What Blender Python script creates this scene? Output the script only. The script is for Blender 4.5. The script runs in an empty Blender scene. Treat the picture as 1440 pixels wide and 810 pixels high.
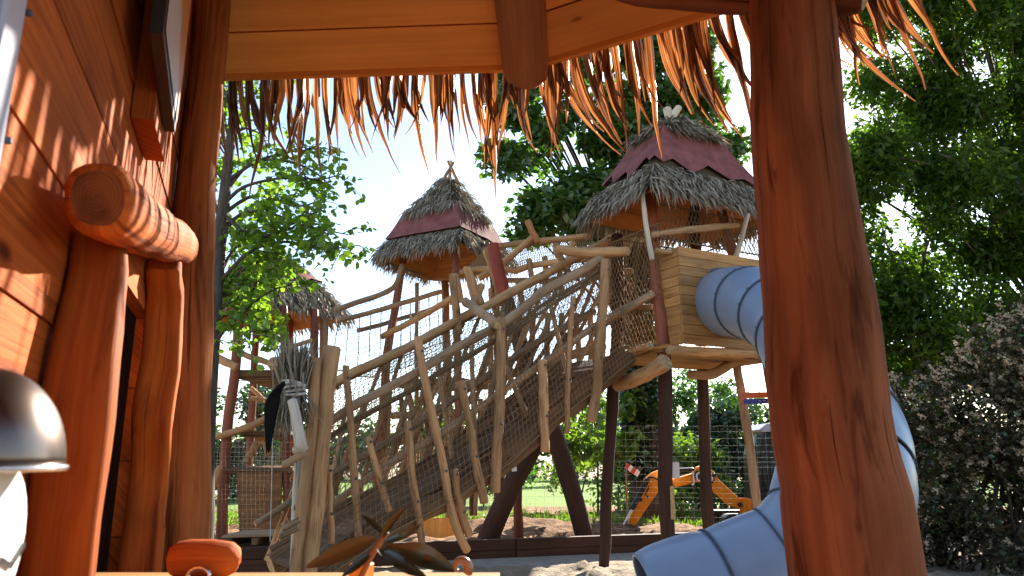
import bpy, math, random
import numpy as np
from mathutils import Vector, noise, Matrix
R = random.Random(7)
rng = np.random.default_rng(7)
rad = math.radians
sc = bpy.context.scene
C = sc.collection

# ---------------------------------------------------------------- camera, sky, sun, exposure
CAM_H, PITCH, F = 1.2, rad(13.0), 1040.0
cd = bpy.data.cameras.new('camera'); cam = bpy.data.objects.new('camera', cd); C.objects.link(cam)
cam.location = (0, 0, CAM_H); cam.rotation_euler = (rad(90) + PITCH, 0, 0)
cd.lens = 26.0; cd.sensor_width = 36.0; cd.clip_start = 0.02; cd.clip_end = 2000
cd.dof.use_dof = True; cd.dof.focus_distance = 8.5; cd.dof.aperture_fstop = 10.0
sc.camera = cam
SUN_AZ, SUN_EL = rad(25), rad(28.5)
SUN = Vector((math.sin(SUN_AZ) * math.cos(SUN_EL), math.cos(SUN_AZ) * math.cos(SUN_EL), math.sin(SUN_EL)))
w = bpy.data.worlds.new('World'); sc.world = w; w.use_nodes = True
nt = w.node_tree; nt.nodes.clear()
wo = nt.nodes.new('ShaderNodeOutputWorld'); bg = nt.nodes.new('ShaderNodeBackground')
sky = nt.nodes.new('ShaderNodeTexSky'); sky.sky_type = 'NISHITA'; sky.sun_disc = False
sky.sun_elevation = SUN_EL; sky.sun_rotation = SUN_AZ; sky.air_density = 1.0; sky.dust_density = 0.3; sky.ozone_density = 1.2
tc = nt.nodes.new('ShaderNodeTexCoord'); mp = nt.nodes.new('ShaderNodeMapping'); mp.inputs['Scale'].default_value = (1.0, 1.0, 2.6)
cn = nt.nodes.new('ShaderNodeTexNoise'); cn.inputs['Scale'].default_value = 2.3; cn.inputs['Detail'].default_value = 7; cn.inputs['Roughness'].default_value = .58
cr = nt.nodes.new('ShaderNodeValToRGB'); cr.color_ramp.elements[0].position = .55; cr.color_ramp.elements[1].position = .74
cr.color_ramp.elements[1].color = (.75, .75, .75, 1)
mx = nt.nodes.new('ShaderNodeMixRGB'); mx.inputs[2].default_value = (6.0, 6.1, 6.3, 1)
L = nt.links.new
L(tc.outputs['Generated'], mp.inputs[0]); L(mp.outputs[0], cn.inputs['Vector']); L(cn.outputs['Fac'], cr.inputs[0])
L(cr.outputs[0], mx.inputs[0]); L(sky.outputs[0], mx.inputs[1]); L(mx.outputs[0], bg.inputs[0]); L(bg.outputs[0], wo.inputs[0])
bg.inputs[1].default_value = 0.084
sd = bpy.data.lights.new('sun', 'SUN'); so = bpy.data.objects.new('sun', sd); C.objects.link(so)
sd.energy = 5.0; sd.angle = rad(.53); sd.color = (1.0, .93, .82)
so.rotation_euler = SUN.to_track_quat('Z', 'Y').to_euler(); so.location = SUN * 60
sc.view_settings.view_transform = 'Standard'; sc.view_settings.look = 'None'; sc.view_settings.gamma = 1; sc.view_settings.use_curve_mapping = False
sc.view_settings.exposure = 1.98
sc.render.engine = 'CYCLES'
sc.cycles.use_denoising = True
sc.cycles.max_bounces = 10; sc.cycles.diffuse_bounces = 6; sc.cycles.transmission_bounces = 8; sc.cycles.transparent_max_bounces = 8
sc.cycles.sample_clamp_indirect = 6.0; sc.cycles.caustics_reflective = False; sc.cycles.caustics_refractive = False

# ---------------------------------------------------------------- helpers: points
cp, sp = math.cos(PITCH), math.sin(PITCH)
def ray(px, py):
    X, Z = (px - 720) / F, (405 - py) / F
    return Vector((X, cp - Z * sp, sp + Z * cp))
CO = Vector((0, 0, CAM_H))
def W(px, py, Y):                       # the point of the place at distance Y (metres north of the hut) along a sight line
    d = ray(px, py); return CO + d * (Y / d.y)
def onplane(px, py, n, off):            # a sight line met with the vertical plane n.p = off
    d = ray(px, py); return CO + d * (off / (n.x * d.x + n.y * d.y))
def cdep(p): return p.y * cp + (p.z - CAM_H) * sp
def catmull(P, Rr, step):
    if len(P) == 2:
        n = max(2, int((P[1] - P[0]).length / step) + 1)
        return [P[0].lerp(P[1], i / n) for i in range(n + 1)], [Rr[0] + (Rr[1] - Rr[0]) * i / n for i in range(n + 1)]
    op, orr = [], []
    Q = [P[0] * 2 - P[1]] + list(P) + [P[-1] * 2 - P[-2]]
    for i in range(1, len(Q) - 2):
        a, b, c, d = Q[i - 1], Q[i], Q[i + 1], Q[i + 2]
        n = max(1, int((c - b).length / step + .5))
        for k in range(n):
            t = k / n
            op.append(.5 * ((2 * b) + (c - a) * t + (2 * a - 5 * b + 4 * c - d) * t * t + (3 * b - a - 3 * c + d) * t ** 3))
            orr.append(Rr[i - 1] + (Rr[i] - Rr[i - 1]) * t)
    op.append(P[-1].copy()); orr.append(Rr[-1])
    return op, orr

# ---------------------------------------------------------------- helpers: mesh building
class MB:
    def __init__(s): s.v = []; s.f = []; s.uv = []; s.mi = []; s.sm = []
    def face(s, idx, uv=None, mi=0, sm=False):
        s.f.append(tuple(idx)); s.uv.append(uv or [(0, 0)] * len(idx)); s.mi.append(mi); s.sm.append(sm)
    def tube(s, P, Rr, n=8, cap=True, lump=0.0, seed=0.0, capmi=1, flat=1.0, fdir=None, sm=True, bev=True, sq=0):
        T = []
        for i in range(len(P)):
            t = P[min(i + 1, len(P) - 1)] - P[max(i - 1, 0)]
            T.append(t.normalized() if t.length > 1e-9 else Vector((0, 0, 1)))
        up = Vector(fdir) if fdir else (Vector((0, 0, 1)) if abs(T[0].z) < .9 else Vector((1, 0, 0)))
        a = (up - T[0] * up.dot(T[0])).normalized(); A = [a]
        for i in range(1, len(P)):
            a = A[-1] - T[i] * A[-1].dot(T[i]); A.append(a.normalized() if a.length > 1e-6 else A[-1])
        P, Rr, T, A = list(P), list(Rr), list(T), list(A)
        if cap and bev:
            b0, b1 = min(.25 * Rr[0], .012), min(.25 * Rr[-1], .012)
            P = [P[0]] + [P[0] + T[0] * b0] + P[1:-1] + [P[-1] - T[-1] * b1, P[-1]]
            Rr = [Rr[0] - b0] + [Rr[0]] + Rr[1:-1] + [Rr[-1], Rr[-1] - b1]
            T = [T[0]] + T + [T[-1]]; A = [A[0]] + A + [A[-1]]
        base = len(s.v); vl = 0; V = []; cu0 = 2 * math.pi * sum(Rr) / len(Rr)
        for i in range(len(P)):
            if i: vl += (P[i] - P[i - 1]).length
            V.append(vl); B = T[i].cross(A[i])
            for k in range(n):
                th = 2 * math.pi * k / n; r = Rr[i]
                if sq: r /= (abs(math.cos(th)) ** sq + abs(math.sin(th)) ** sq) ** (1 / sq)
                if lump: r *= 1 + lump * noise.noise(Vector((math.cos(th) * .9 + seed, math.sin(th) * .9, vl / max(Rr[0], .02) * .22 + seed)))
                s.v.append(P[i] + A[i] * (math.cos(th) * r * flat) + B * (math.sin(th) * r))
        for i in range(len(P) - 1):
            cu = cu0
            for k in range(n):
                k2 = (k + 1) % n
                s.face((base + i * n + k, base + i * n + k2, base + (i + 1) * n + k2, base + (i + 1) * n + k),
                       [(k / n * cu, V[i]), ((k + 1) / n * cu, V[i]), ((k + 1) / n * cu, V[i + 1]), (k / n * cu, V[i + 1])], 0, sm)
        if cap:
            for (o, c, rr, rev) in ((base, P[0], Rr[0], True), (base + (len(P) - 1) * n, P[-1], Rr[-1], False)):
                idx = [o + k for k in range(n)]; uv = [(.5 + rr * math.cos(2 * math.pi * k / n), .5 + rr * math.sin(2 * math.pi * k / n)) for k in range(n)]
                if rev: idx.reverse(); uv.reverse()
                s.face(idx, uv, capmi, False)
    def hexa(s, c8, along=2, mi=0):      # 8 corners (bottom 4 then top 4, both counter-clockwise); grain runs along axis 0, 1 or 2
        b = len(s.v); s.v += [Vector(c) for c in c8]
        e = [(c8[1] - c8[0]).length, (c8[3] - c8[0]).length, (c8[4] - c8[0]).length]
        co = [(0, 0, 0), (e[0], 0, 0), (e[0], e[1], 0), (0, e[1], 0), (0, 0, e[2]), (e[0], 0, e[2]), (e[0], e[1], e[2]), (0, e[1], e[2])]
        oth = [k for k in range(3) if k != along]
        for q in ((0, 3, 2, 1), (4, 5, 6, 7), (0, 1, 5, 4), (1, 2, 6, 5), (2, 3, 7, 6), (3, 0, 4, 7)):
            s.face([b + k for k in q], [(co[k][oth[0]] + co[k][oth[1]], co[k][along]) for k in q], mi)
    def plank(s, p0, p1, wd, wid, th, taper=1.0, mi=0):   # from p0 to p1, width along wd, thickness along the third axis
        ax = (p1 - p0).normalized(); wd = Vector(wd); wd = (wd - ax * wd.dot(ax)).normalized(); nn = ax.cross(wd)
        a, b = wd * wid / 2, nn * th / 2
        s.hexa([p0 - a - b, p0 + a - b, p0 + a + b, p0 - a + b, p1 - a * taper - b, p1 + a * taper - b, p1 + a * taper + b, p1 - a * taper + b], 2, mi)
    def cord(s, p0, p1, r, up=Vector((.3, .2, .93))):     # a thin three-sided cord
        ax = (p1 - p0)
        if ax.length < 1e-6: return
        ax.normalize(); a = ax.cross(up)
        if a.length < 1e-3: a = ax.cross(Vector((1, 0, 0)))
        a.normalize(); b = ax.cross(a); o = len(s.v)
        for p in (p0, p1):
            for k in range(3):
                th = 2.094 * k; s.v.append(p + a * (math.cos(th) * r) + b * (math.sin(th) * r))
        for k in range(3):
            k2 = (k + 1) % 3; s.face((o + k, o + k2, o + 3 + k2, o + 3 + k), None, 0, True)
    def sphere(s, c, r, n=8, m=6, sc3=(1, 1, 1), mi=0):
        o = len(s.v)
        for i in range(m + 1):
            ph = math.pi * i / m
            for k in range(n):
                th = 2 * math.pi * k / n
                s.v.append(Vector(c) + Vector((math.sin(ph) * math.cos(th) * r * sc3[0], math.sin(ph) * math.sin(th) * r * sc3[1], math.cos(ph) * r * sc3[2])))
        for i in range(m):
            for k in range(n):
                k2 = (k + 1) % n
                s.face((o + i * n + k, o + (i + 1) * n + k, o + (i + 1) * n + k2, o + i * n + k2), [(k / n, i / m)] * 4, mi, True)
    def build(s, name, mats, parent=None, origin=None):
        me = bpy.data.meshes.new(name)
        o0 = Vector(origin) if origin is not None else Vector((0, 0, 0))
        me.from_pydata([tuple(v - o0) for v in s.v], [], s.f)
        if not isinstance(mats, (list, tuple)): mats = [mats]
        for m in mats: me.materials.append(m)
        uvl = me.uv_layers.new(name='UVMap')
        flat = [c for fuv in s.uv for uv in fuv for c in uv]
        uvl.data.foreach_set('uv', flat)
        top = len(mats) - 1
        me.polygons.foreach_set('material_index', [min(m, top) for m in s.mi])
        me.polygons.foreach_set('use_smooth', s.sm)
        me.update()
        ob = bpy.data.objects.new(name, me); C.objects.link(ob); ob.location = o0
        if parent:
            ob.parent = parent; ob.matrix_parent_inverse = Matrix.Translation(parent.location).inverted()
        return ob
def tag(o, label=None, cat=None, group=None, kind=None):
    for k, v in (('label', label), ('category', cat), ('group', group), ('kind', kind)):
        if v: o[k] = v
    return o
def thing(name, label, cat, loc=(0, 0, 0), group=None):
    o = bpy.data.objects.new(name, None); C.objects.link(o); o.location = loc; o.empty_display_size = .2
    return tag(o, label, cat, group)
_ls = [0]
def logm(mb, P, Rr, n=10, wob=.05, lump=.14, step=None, flat=1.0, fdir=None, sq=0):
    _ls[0] += 1; sd_ = _ls[0] * 3.7
    if not isinstance(Rr, (list, tuple)): Rr = [Rr] * len(P)
    tot = sum((P[i + 1] - P[i]).length for i in range(len(P) - 1))
    Q, q = catmull(P, Rr, step or max(.05, tot / 16))
    for i in range(1, len(Q) - 1):
        Q[i] = Q[i] + Vector((noise.noise(Vector((sd_, i * .37, 0))), noise.noise(Vector((sd_, i * .37, 5))), noise.noise(Vector((sd_, i * .37, 9))))) * q[i] * wob * 4
        q[i] *= 1 + wob * noise.noise(Vector((sd_ + 9, i * .6, 2)))
    mb.tube(Q, q, n, True, lump, sd_, 1, flat, fdir, sq=sq)
def log(name, P, Rr, mats, parent, **k):
    mb = MB(); logm(mb, P, Rr, **k); return mb.build(name, mats, parent)
def plog(name, tr, mats, parent, pos=None, **k):     # tr: list of (px, py, Y, half width in px); pos(px, py, Y) -> point
    P, q = [], []
    for (px, py, Y, h) in tr:
        p = W(px, py, Y) if pos is None else pos(px, py, Y)
        P.append(p); q.append(h / F * cdep(p))
    return log(name, P, q, mats, parent, **k)
def to_ground(P, q, z=-.05):                         # lengthen the last stretch of a post down to the ground
    a, b = P[-2], P[-1]
    if b.z > z + .05:
        d = (b - a).normalized(); d = Vector((d.x * .6, d.y * .6, d.z)).normalized()
        if d.z > -.5: d = Vector((d.x * .2, d.y * .2, -1)).normalized()
        P.append(b + d * ((b.z - z) / -d.z)); q.append(q[-1])
def ppost(name, tr, mats, parent, pos=None, ground=True, **k):
    P, q = [], []
    for (px, py, Y, h) in tr:
        p = W(px, py, Y) if pos is None else pos(px, py, Y)
        P.append(p); q.append(h / F * cdep(p))
    if ground: to_ground(P, q)
    return log(name, P, q, mats, parent, **k)
def nmesh(name, verts, faces, mats, parent=None, smooth=False, mi=None):   # numpy verts (N,3), faces (M,k)
    me = bpy.data.meshes.new(name); n, k = faces.shape
    me.vertices.add(len(verts)); me.vertices.foreach_set('co', verts.astype(np.float32).ravel())
    me.loops.add(n * k); me.loops.foreach_set('vertex_index', faces.astype(np.int32).ravel())
    me.polygons.add(n); me.polygons.foreach_set('loop_start', np.arange(0, n * k, k, dtype=np.int32))
    try: me.polygons.foreach_set('loop_total', np.full(n, k, dtype=np.int32))
    except Exception: pass
    if not isinstance(mats, (list, tuple)): mats = [mats]
    for m in mats: me.materials.append(m)
    if mi is not None: me.polygons.foreach_set('material_index', mi.astype(np.int32))
    if smooth: me.polygons.foreach_set('use_smooth', np.ones(n, dtype=bool))
    me.update(calc_edges=True); me.validate()
    ob = bpy.data.objects.new(name, me); C.objects.link(ob)
    if parent: ob.parent = parent; ob.matrix_parent_inverse = Matrix.Translation(parent.location).inverted()
    return ob
def leafmesh(name, cen, size, mats, parent, wide=.5, droop=.35, round_=False, mi=None, flatness=.3):
    N = len(cen); size = np.broadcast_to(np.asarray(size, float), (N,))
    a = rng.normal(size=(N, 3)); a[:, 2] = a[:, 2] * .6 - droop; a /= np.linalg.norm(a, axis=1)[:, None]
    t = rng.normal(size=(N, 3)); t[:, 2] += flatness * 3
    b = np.cross(a, t); b /= np.linalg.norm(b, axis=1)[:, None] + 1e-9
    n = np.cross(b, a); s = size[:, None]; wv = s * wide * rng.uniform(.8, 1.2, (N, 1)) * .5
    if not round_:
        V = np.stack([cen - a * s * .1, cen + a * s * .42 + b * wv + n * s * .1, cen + a * s * .95 - n * s * .08, cen + a * s * .42 - b * wv + n * s * .1], 1)
        i = np.arange(N)[:, None] * 4
        Fc = np.concatenate([i + np.array([[0, 1, 2]]), i + np.array([[0, 2, 3]])], 1).reshape(-1, 3); k = 2
    else:
        V = np.stack([cen - a * s * .08, cen + a * s * .2 + b * wv * .85 + n * s * .06, cen + a * s * .62 + b * wv * .85 + n * s * .07, cen + a * s * .95 - n * s * .08,
                      cen + a * s * .62 - b * wv * .85 + n * s * .07, cen + a * s * .2 - b * wv * .85 + n * s * .06], 1)
        i = np.arange(N)[:, None] * 6
        Fc = np.concatenate([i + np.array([[0, 1, 2]]), i + np.array([[0, 2, 3]]), i + np.array([[0, 3, 4]]), i + np.array([[0, 4, 5]])], 1).reshape(-1, 3); k = 4
    return nmesh(name, V.reshape(-1, 3), Fc, mats, parent, mi=None if mi is None else np.repeat(mi, k))

# ---------------------------------------------------------------- materials
def newmat(name):
    m = bpy.data.materials.new(name); m.use_nodes = True; t = m.node_tree; t.nodes.clear()
    o = t.nodes.new('ShaderNodeOutputMaterial'); return m, t, o
def nd(t, typ, **inp):
    n = t.nodes.new(typ)
    for k, v in inp.items():
        key = k.replace('_', ' ')
        if key in n.inputs: n.inputs[key].default_value = v
        else: setattr(n, k, v)
    return n
def ramp(t, src, stops):
    r = t.nodes.new('ShaderNodeValToRGB'); e = r.color_ramp.elements
    while len(e) < len(stops): e.new(.5)
    for el, (p, c) in zip(e, stops): el.position = p; el.color = (*c, 1) if len(c) == 3 else c
    t.links.new(src, r.inputs[0]); return r.outputs[0]
def mul(t, a, b, fac=1.0, mode='MULTIPLY'):
    m = t.nodes.new('ShaderNodeMixRGB'); m.blend_type = mode
    for i, x in ((0, fac), (1, a), (2, b)):
        if hasattr(x, 'links'): t.links.new(x, m.inputs[i])
        else: m.inputs[i].default_value = x if i == 0 else ((*x, 1) if len(x) == 3 else x)
    return m.outputs[0]
def uvoff(t, scale, obj=False):
    if obj: src = nd(t, 'ShaderNodeTexCoord').outputs['Object']
    else: src = nd(t, 'ShaderNodeUVMap').outputs[0]
    oi = nd(t, 'ShaderNodeObjectInfo')
    cmb = nd(t, 'ShaderNodeVectorMath', operation='SCALE'); cmb.inputs[0].default_value = (37.0, 91.0, 53.0); t.links.new(oi.outputs['Random'], cmb.inputs['Scale'])
    v = nd(t, 'ShaderNodeVectorMath', operation='MULTIPLY_ADD'); v.inputs[1].default_value = scale
    t.links.new(src, v.inputs[0]); t.links.new(cmb.outputs[0], v.inputs[2]); return v.outputs[0], oi
def princ(t, o, col, rough=.7, spec=.3, bump=None, bstr=.3, bdist=.01, metal=0.0):
    p = t.nodes.new('ShaderNodeBsdfPrincipled')
    if hasattr(col, 'links'): t.links.new(col, p.inputs['Base Color'])
    else: p.inputs['Base Color'].default_value = (*col, 1)
    if hasattr(rough, 'links'): t.links.new(rough, p.inputs['Roughness'])
    else: p.inputs['Roughness'].default_value = rough
    p.inputs['Specular IOR Level'].default_value = spec; p.inputs['Metallic'].default_value = metal
    if bump is not None:
        b = nd(t, 'ShaderNodeBump', Strength=bstr, Distance=bdist); t.links.new(bump, b.inputs['Height']); t.links.new(b.outputs[0], p.inputs['Normal'])
    t.links.new(p.outputs[0], o.inputs[0]); return p
def wood(name, c1, c2, dark=.35, gu=26, gv=1.6, rough=.6, spec=.3, bstr=.35, var=.22, knots=True, blot=.35, crack=.64, stain=0.0, kn=.62):
    m, t, o = newmat(name)
    gu, gv = gu * 3.2, gv * 1.6
    v, oi = uvoff(t, (gu, gv, 1)); n1 = nd(t, 'ShaderNodeTexNoise', Scale=1.0, Detail=7.0, Roughness=.62, Distortion=.35); t.links.new(v, n1.inputs['Vector'])
    col = ramp(t, n1.outputs['Fac'], [(.3, c2), (.62, c1)])
    v2, _ = uvoff(t, (gu * .55, gv * .35, 1)); n2 = nd(t, 'ShaderNodeTexNoise', Scale=1.0, Detail=5.0, Roughness=.7); t.links.new(v2, n2.inputs['Vector'])
    cr_ = ramp(t, n2.outputs['Fac'], [(crack - .05, (1, 1, 1)), (crack + .06, (dark, dark, dark))]); col = mul(t, col, cr_)
    v3, _ = uvoff(t, (3.2, .9, 1)); n3 = nd(t, 'ShaderNodeTexNoise', Scale=1.6, Detail=4.0); t.links.new(v3, n3.inputs['Vector'])
    bl = ramp(t, n3.outputs['Fac'], [(.3, (1 - blot,) * 3), (.65, (1 + blot * .4,) * 3)]); col = mul(t, col, bl)
    if knots:
        v4, _ = uvoff(t, (7, 2.6, 1)); k = nd(t, 'ShaderNodeTexVoronoi', Scale=1.0); t.links.new(v4, k.inputs['Vector'])
        kk = ramp(t, k.outputs['Distance'], [(.035, (.22, .16, .13)), (.06, (.5, .4, .34)), (.10, (1, 1, 1))]); sep = nd(t, 'ShaderNodeSeparateColor'); t.links.new(k.outputs['Color'], sep.inputs[0])
        km = nd(t, 'ShaderNodeMath', operation='GREATER_THAN'); km.inputs[1].default_value = kn; t.links.new(sep.outputs[0], km.inputs[0]); col = mul(t, col, kk, km.outputs[0])
    if stain:
        v5, _ = uvoff(t, (24, 3.2, 1)); n5 = nd(t, 'ShaderNodeTexNoise', Scale=1.0, Detail=6.0, Roughness=.6, Distortion=.6); t.links.new(v5, n5.inputs['Vector'])
        col = mul(t, col, ramp(t, n5.outputs['Fac'], [(.54, (1, 1, 1)), (.66, (.3, .24, .2))]), stain)
        v6, _ = uvoff(t, (70, 1.1, 1)); n6 = nd(t, 'ShaderNodeTexNoise', Scale=1.0, Detail=3.0, Roughness=.5, Distortion=.2); t.links.new(v6, n6.inputs['Vector'])
        col = mul(t, col, ramp(t, n6.outputs['Fac'], [(.66, (1, 1, 1)), (.69, (.12, .09, .08))]), stain)
    if var:
        mr = nd(t, 'ShaderNodeMapRange'); mr.inputs[3].default_value = 1 - var; mr.inputs[4].default_value = 1 + var; t.links.new(oi.outputs['Random'], mr.inputs[0])
        h = nd(t, 'ShaderNodeHueSaturation'); t.links.new(col, h.inputs['Color']); t.links.new(mr.outputs[0], h.inputs['Value']); col = h.outputs[0]
    bw = nd(t, 'ShaderNodeRGBToBW'); t.links.new(cr_, bw.inputs[0]); ad = nd(t, 'ShaderNodeMath', operation='ADD'); t.links.new(n1.outputs['Fac'], ad.inputs[0]); t.links.new(bw.outputs[0], ad.inputs[1])
    princ(t, o, col, rough, spec, ad.outputs[0], bstr, .006); return m
def plain(name, c, rough=.6, spec=.3, nscale=20, nvar=.25, bstr=.15, bdist=.004, metal=0.0, detail=5.0):
    m, t, o = newmat(name); v, oi = uvoff(t, (1, 1, 1), True)
    n1 = nd(t, 'ShaderNodeTexNoise', Scale=nscale, Detail=detail, Roughness=.65); t.links.new(v, n1.inputs['Vector'])
    col = ramp(t, n1.outputs['Fac'], [(.25, tuple(x * (1 - nvar) for x in c)), (.75, tuple(min(1, x * (1 + nvar)) for x in c))])
    princ(t, o, col, rough, spec, n1.outputs['Fac'], bstr, bdist, metal); return m
def leafmat(name, c1, c2, trans=.45, gloss=.06, tc_=None, rough=.35):
    m, t, o = newmat(name)
    g = nd(t, 'ShaderNodeNewGeometry')
    col = ramp(t, g.outputs['Random Per Island'], [(0, c2), (1, c1)])
    d = nd(t, 'ShaderNodeBsdfDiffuse'); t.links.new(col, d.inputs[0])
    tr = nd(t, 'ShaderNodeBsdfTranslucent')
    t.links.new(mul(t, col, tc_ or (1.5, 1.6, .55)), tr.inputs[0])
    a = nd(t, 'ShaderNodeMixShader'); a.inputs[0].default_value = trans; t.links.new(d.outputs[0], a.inputs[1]); t.links.new(tr.outputs[0], a.inputs[2])
    gl = nd(t, 'ShaderNodeBsdfGlossy', Roughness=rough); gl.inputs[0].default_value = (1, 1, 1, 1)
    b = nd(t, 'ShaderNodeMixShader'); b.inputs[0].default_value = gloss; t.links.new(a.outputs[0], b.inputs[1]); t.links.new(gl.outputs[0], b.inputs[2])
    t.links.new(b.outputs[0], o.inputs[0]); return m
M = {}
M['stain'] = wood('red_stained_wood', (.50, .125, .022), (.29, .055, .009), rough=.72, spec=.10, gu=34, gv=1.4, stain=.5)
M['post'] = wood('red_brown_round_wood', (.36, .125, .055), (.21, .066, .028), rough=.85, spec=.05, gu=9, gv=.9, blot=.6, bstr=.55, crack=.64, dark=.4, stain=.75, var=.05)
M['post2'] = wood('tan_brown_round_wood', (.43, .15, .048), (.25, .075, .022), rough=.8, spec=.08, gu=12, gv=1.0, blot=.5, bstr=.7, stain=.7, var=.05)
M['ceil'] = wood('pale_orange_softwood', (.85, .36, .075), (.74, .285, .055), dark=.7, rough=.6, gu=9, gv=.6, kn=.4, var=.16, blot=.12, bstr=.12)
M['rafter'] = wood('brown_rafter_wood', (.36, .15, .055), (.24, .09, .03), rough=.6)
M['log'] = wood('peeled_log', (.54, .30, .135), (.37, .175, .07), rough=.7, gu=22, gv=1.8, stain=.55, bstr=.5)
M['grey_log'] = wood('weathered_log', (.43, .265, .145), (.29, .165, .085), rough=.8, gu=24, gv=1.6, stain=.6, bstr=.5)
M['pale'] = wood('pale_bleached_wood', (.62, .52, .40), (.48, .38, .27), rough=.75, var=.12)
def endgrain(name, c1, c2):
    m, t, o = newmat(name); uv = nd(t, 'ShaderNodeUVMap').outputs[0]; oi = nd(t, 'ShaderNodeObjectInfo')
    n1 = nd(t, 'ShaderNodeTexNoise', Scale=30.0, Detail=3.0); t.links.new(uv, n1.inputs['Vector'])
    d = nd(t, 'ShaderNodeVectorMath', operation='DISTANCE'); d.inputs[1].default_value = (.503, .497, 0); t.links.new(uv, d.inputs[0])
    k = nd(t, 'ShaderNodeMath', operation='MULTIPLY_ADD'); k.inputs[1].default_value = 1700.0; t.links.new(d.outputs['Value'], k.inputs[0]); k2 = nd(t, 'ShaderNodeMath', operation='MULTIPLY'); k2.inputs[1].default_value = 16.0; t.links.new(n1.outputs['Fac'], k2.inputs[0]); t.links.new(k2.outputs[0], k.inputs[2])
    sn = nd(t, 'ShaderNodeMath', operation='SINE'); t.links.new(k.outputs[0], sn.inputs[0])
    col = ramp(t, sn.outputs[0], [(0, c2), (1, c1)]); col = mul(t, col, ramp(t, n1.outputs['Fac'], [(.35, (.6,) * 3), (.6, (1.1,) * 3)]))
    princ(t, o, col, .85, .1); return m
M['cut'] = endgrain('cut_log_end', (.58, .40, .22), (.44, .28, .14))
M['cutred'] = endgrain('stained_log_end', (.22, .068, .022), (.175, .05, .016))
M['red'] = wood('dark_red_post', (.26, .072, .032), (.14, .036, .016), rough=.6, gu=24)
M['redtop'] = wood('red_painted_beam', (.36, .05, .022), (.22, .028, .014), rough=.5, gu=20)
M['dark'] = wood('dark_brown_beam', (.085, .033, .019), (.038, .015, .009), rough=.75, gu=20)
M['board'] = wood('golden_board', (.47, .235, .075), (.33, .145, .04), rough=.6, stain=.4, gu=24, gv=1.2, var=.14, dark=.55)
M['mat'] = wood('woven_brown_mat', (.27, .115, .038), (.15, .058, .02), gu=4, gv=60, rough=.8, knots=False, var=.05)
M['bark'] = wood('grey_bark', (.13, .10, .075), (.05, .038, .028), rough=.9, gu=14, gv=4, bstr=.9)
M['slab'] = wood('rough_deck_slab', (.20, .105, .05), (.07, .035, .018), rough=.8, gu=26, gv=1.4, bstr=.8)
M['net'] = plain('brown_net_cord', (.26, .16, .08), .9, .1, 80, .3)
M['dnet'] = plain('dark_net_cord', (.16, .105, .06), .9, .1, 80, .3)
M['gnet'] = plain('grey_net_cord', (.22, .2, .17), .9, .1, 80, .3)
M['wire'] = plain('galvanised_wire', (.24, .24, .22), .7, .3, 80, .2)
M['canvas'] = plain('dusty_red_canvas', (.21, .075, .072), .9, .12, 5, .38, .3, .02)
M['thatch'] = leafmat('grey_thatch', (.42, .355, .26), (.16, .13, .09), trans=.15, gloss=.03, tc_=(1, .9, .7))
M['thatchbase'] = plain('thatch_underlay', (.09, .068, .045), .95, .05, 60, .5)
M['under'] = wood('orange_roof_underside', (.48, .21, .06), (.34, .13, .035), rough=.7)
M['blue'] = plain('blue_grey_plastic', (.20, .26, .36), .34, .45, 9, .05, .03, .002)
M['seam'] = plain('dark_rubber_seam', (.06, .078, .105), .5, .3, 40, .2)
M['steel'] = plain('steel', (.62, .62, .64), .25, .5, 40, .1, metal=1.0)
M['alu'] = plain('grey_painted_panel', (.42, .43, .50), .38, .4, 8, .08, .03)
M['cream'] = plain('cream_panel', (.62, .52, .34), .5, .3, 8, .08, .03)
M['black'] = plain('black_hair', (.008, .006, .005), .8, .1, 60, .3)
M['rope'] = plain('pale_rope', (.58, .52, .43), .9, .1, 60, .3)
M['white'] = plain('white_paint', (.78, .77, .74), .5, .4, 10, .06, .03)
M['yellow'] = plain('machine_yellow', (.80, .25, .01), .6, .2, 12, .1, .03)
M['mblack'] = plain('black_machine_paint', (.015, .015, .016), .4, .4, 20, .2)
M['orange'] = plain('orange_board_paint', (.62, .12, .03), .5, .3, 12, .1)
M['bluep'] = plain('blue_board_paint', (.05, .05, .30), .5, .3, 12, .1)
M['redp'] = plain('red_paint', (.6, .06, .03), .5, .3, 12, .1)
m, t, o = newmat('cab_glass'); p = princ(t, o, (.10, .14, .15), .05, .6); p.inputs['Transmission Weight'].default_value = .55; M['glass'] = m
M['leaf_near'] = leafmat('fresh_leaf', (.19, .29, .04), (.09, .175, .024), .6, .03)
M['leaf_mid'] = leafmat('tree_leaf', (.08, .16, .03), (.035, .09, .018), .5, .05)
M['leaf_dark'] = leafmat('dark_tree_leaf', (.09, .155, .022), (.03, .068, .011), .58, .012)
M['leaf_hedge'] = leafmat('hedge_leaf', (.035, .09, .018), (.012, .038, .01), .35, .1)
M['leaf_lime'] = leafmat('lime_leaf', (.14, .22, .03), (.07, .13, .02), .5, .05)
M['leaf_brown'] = leafmat('bronze_leaf', (.085, .072, .038), (.03, .03, .014), .35, .02, (1.3, 1.0, .5), .5)
M['blossom_glints'] = leafmat('pale_blossom_and_glint', (.85, .70, .50), (.45, .32, .2), .5, .03, (1, .95, .85))  # petal colour kept bright: it also paints the glints off the shrub's leaves
M['ivy'] = leafmat('ivy_leaf', (.04, .085, .02), (.018, .045, .012), .35, .1)
M['grass'] = leafmat('grass_blade', (.16, .25, .04), (.09, .17, .03), .45, .04)
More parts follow.
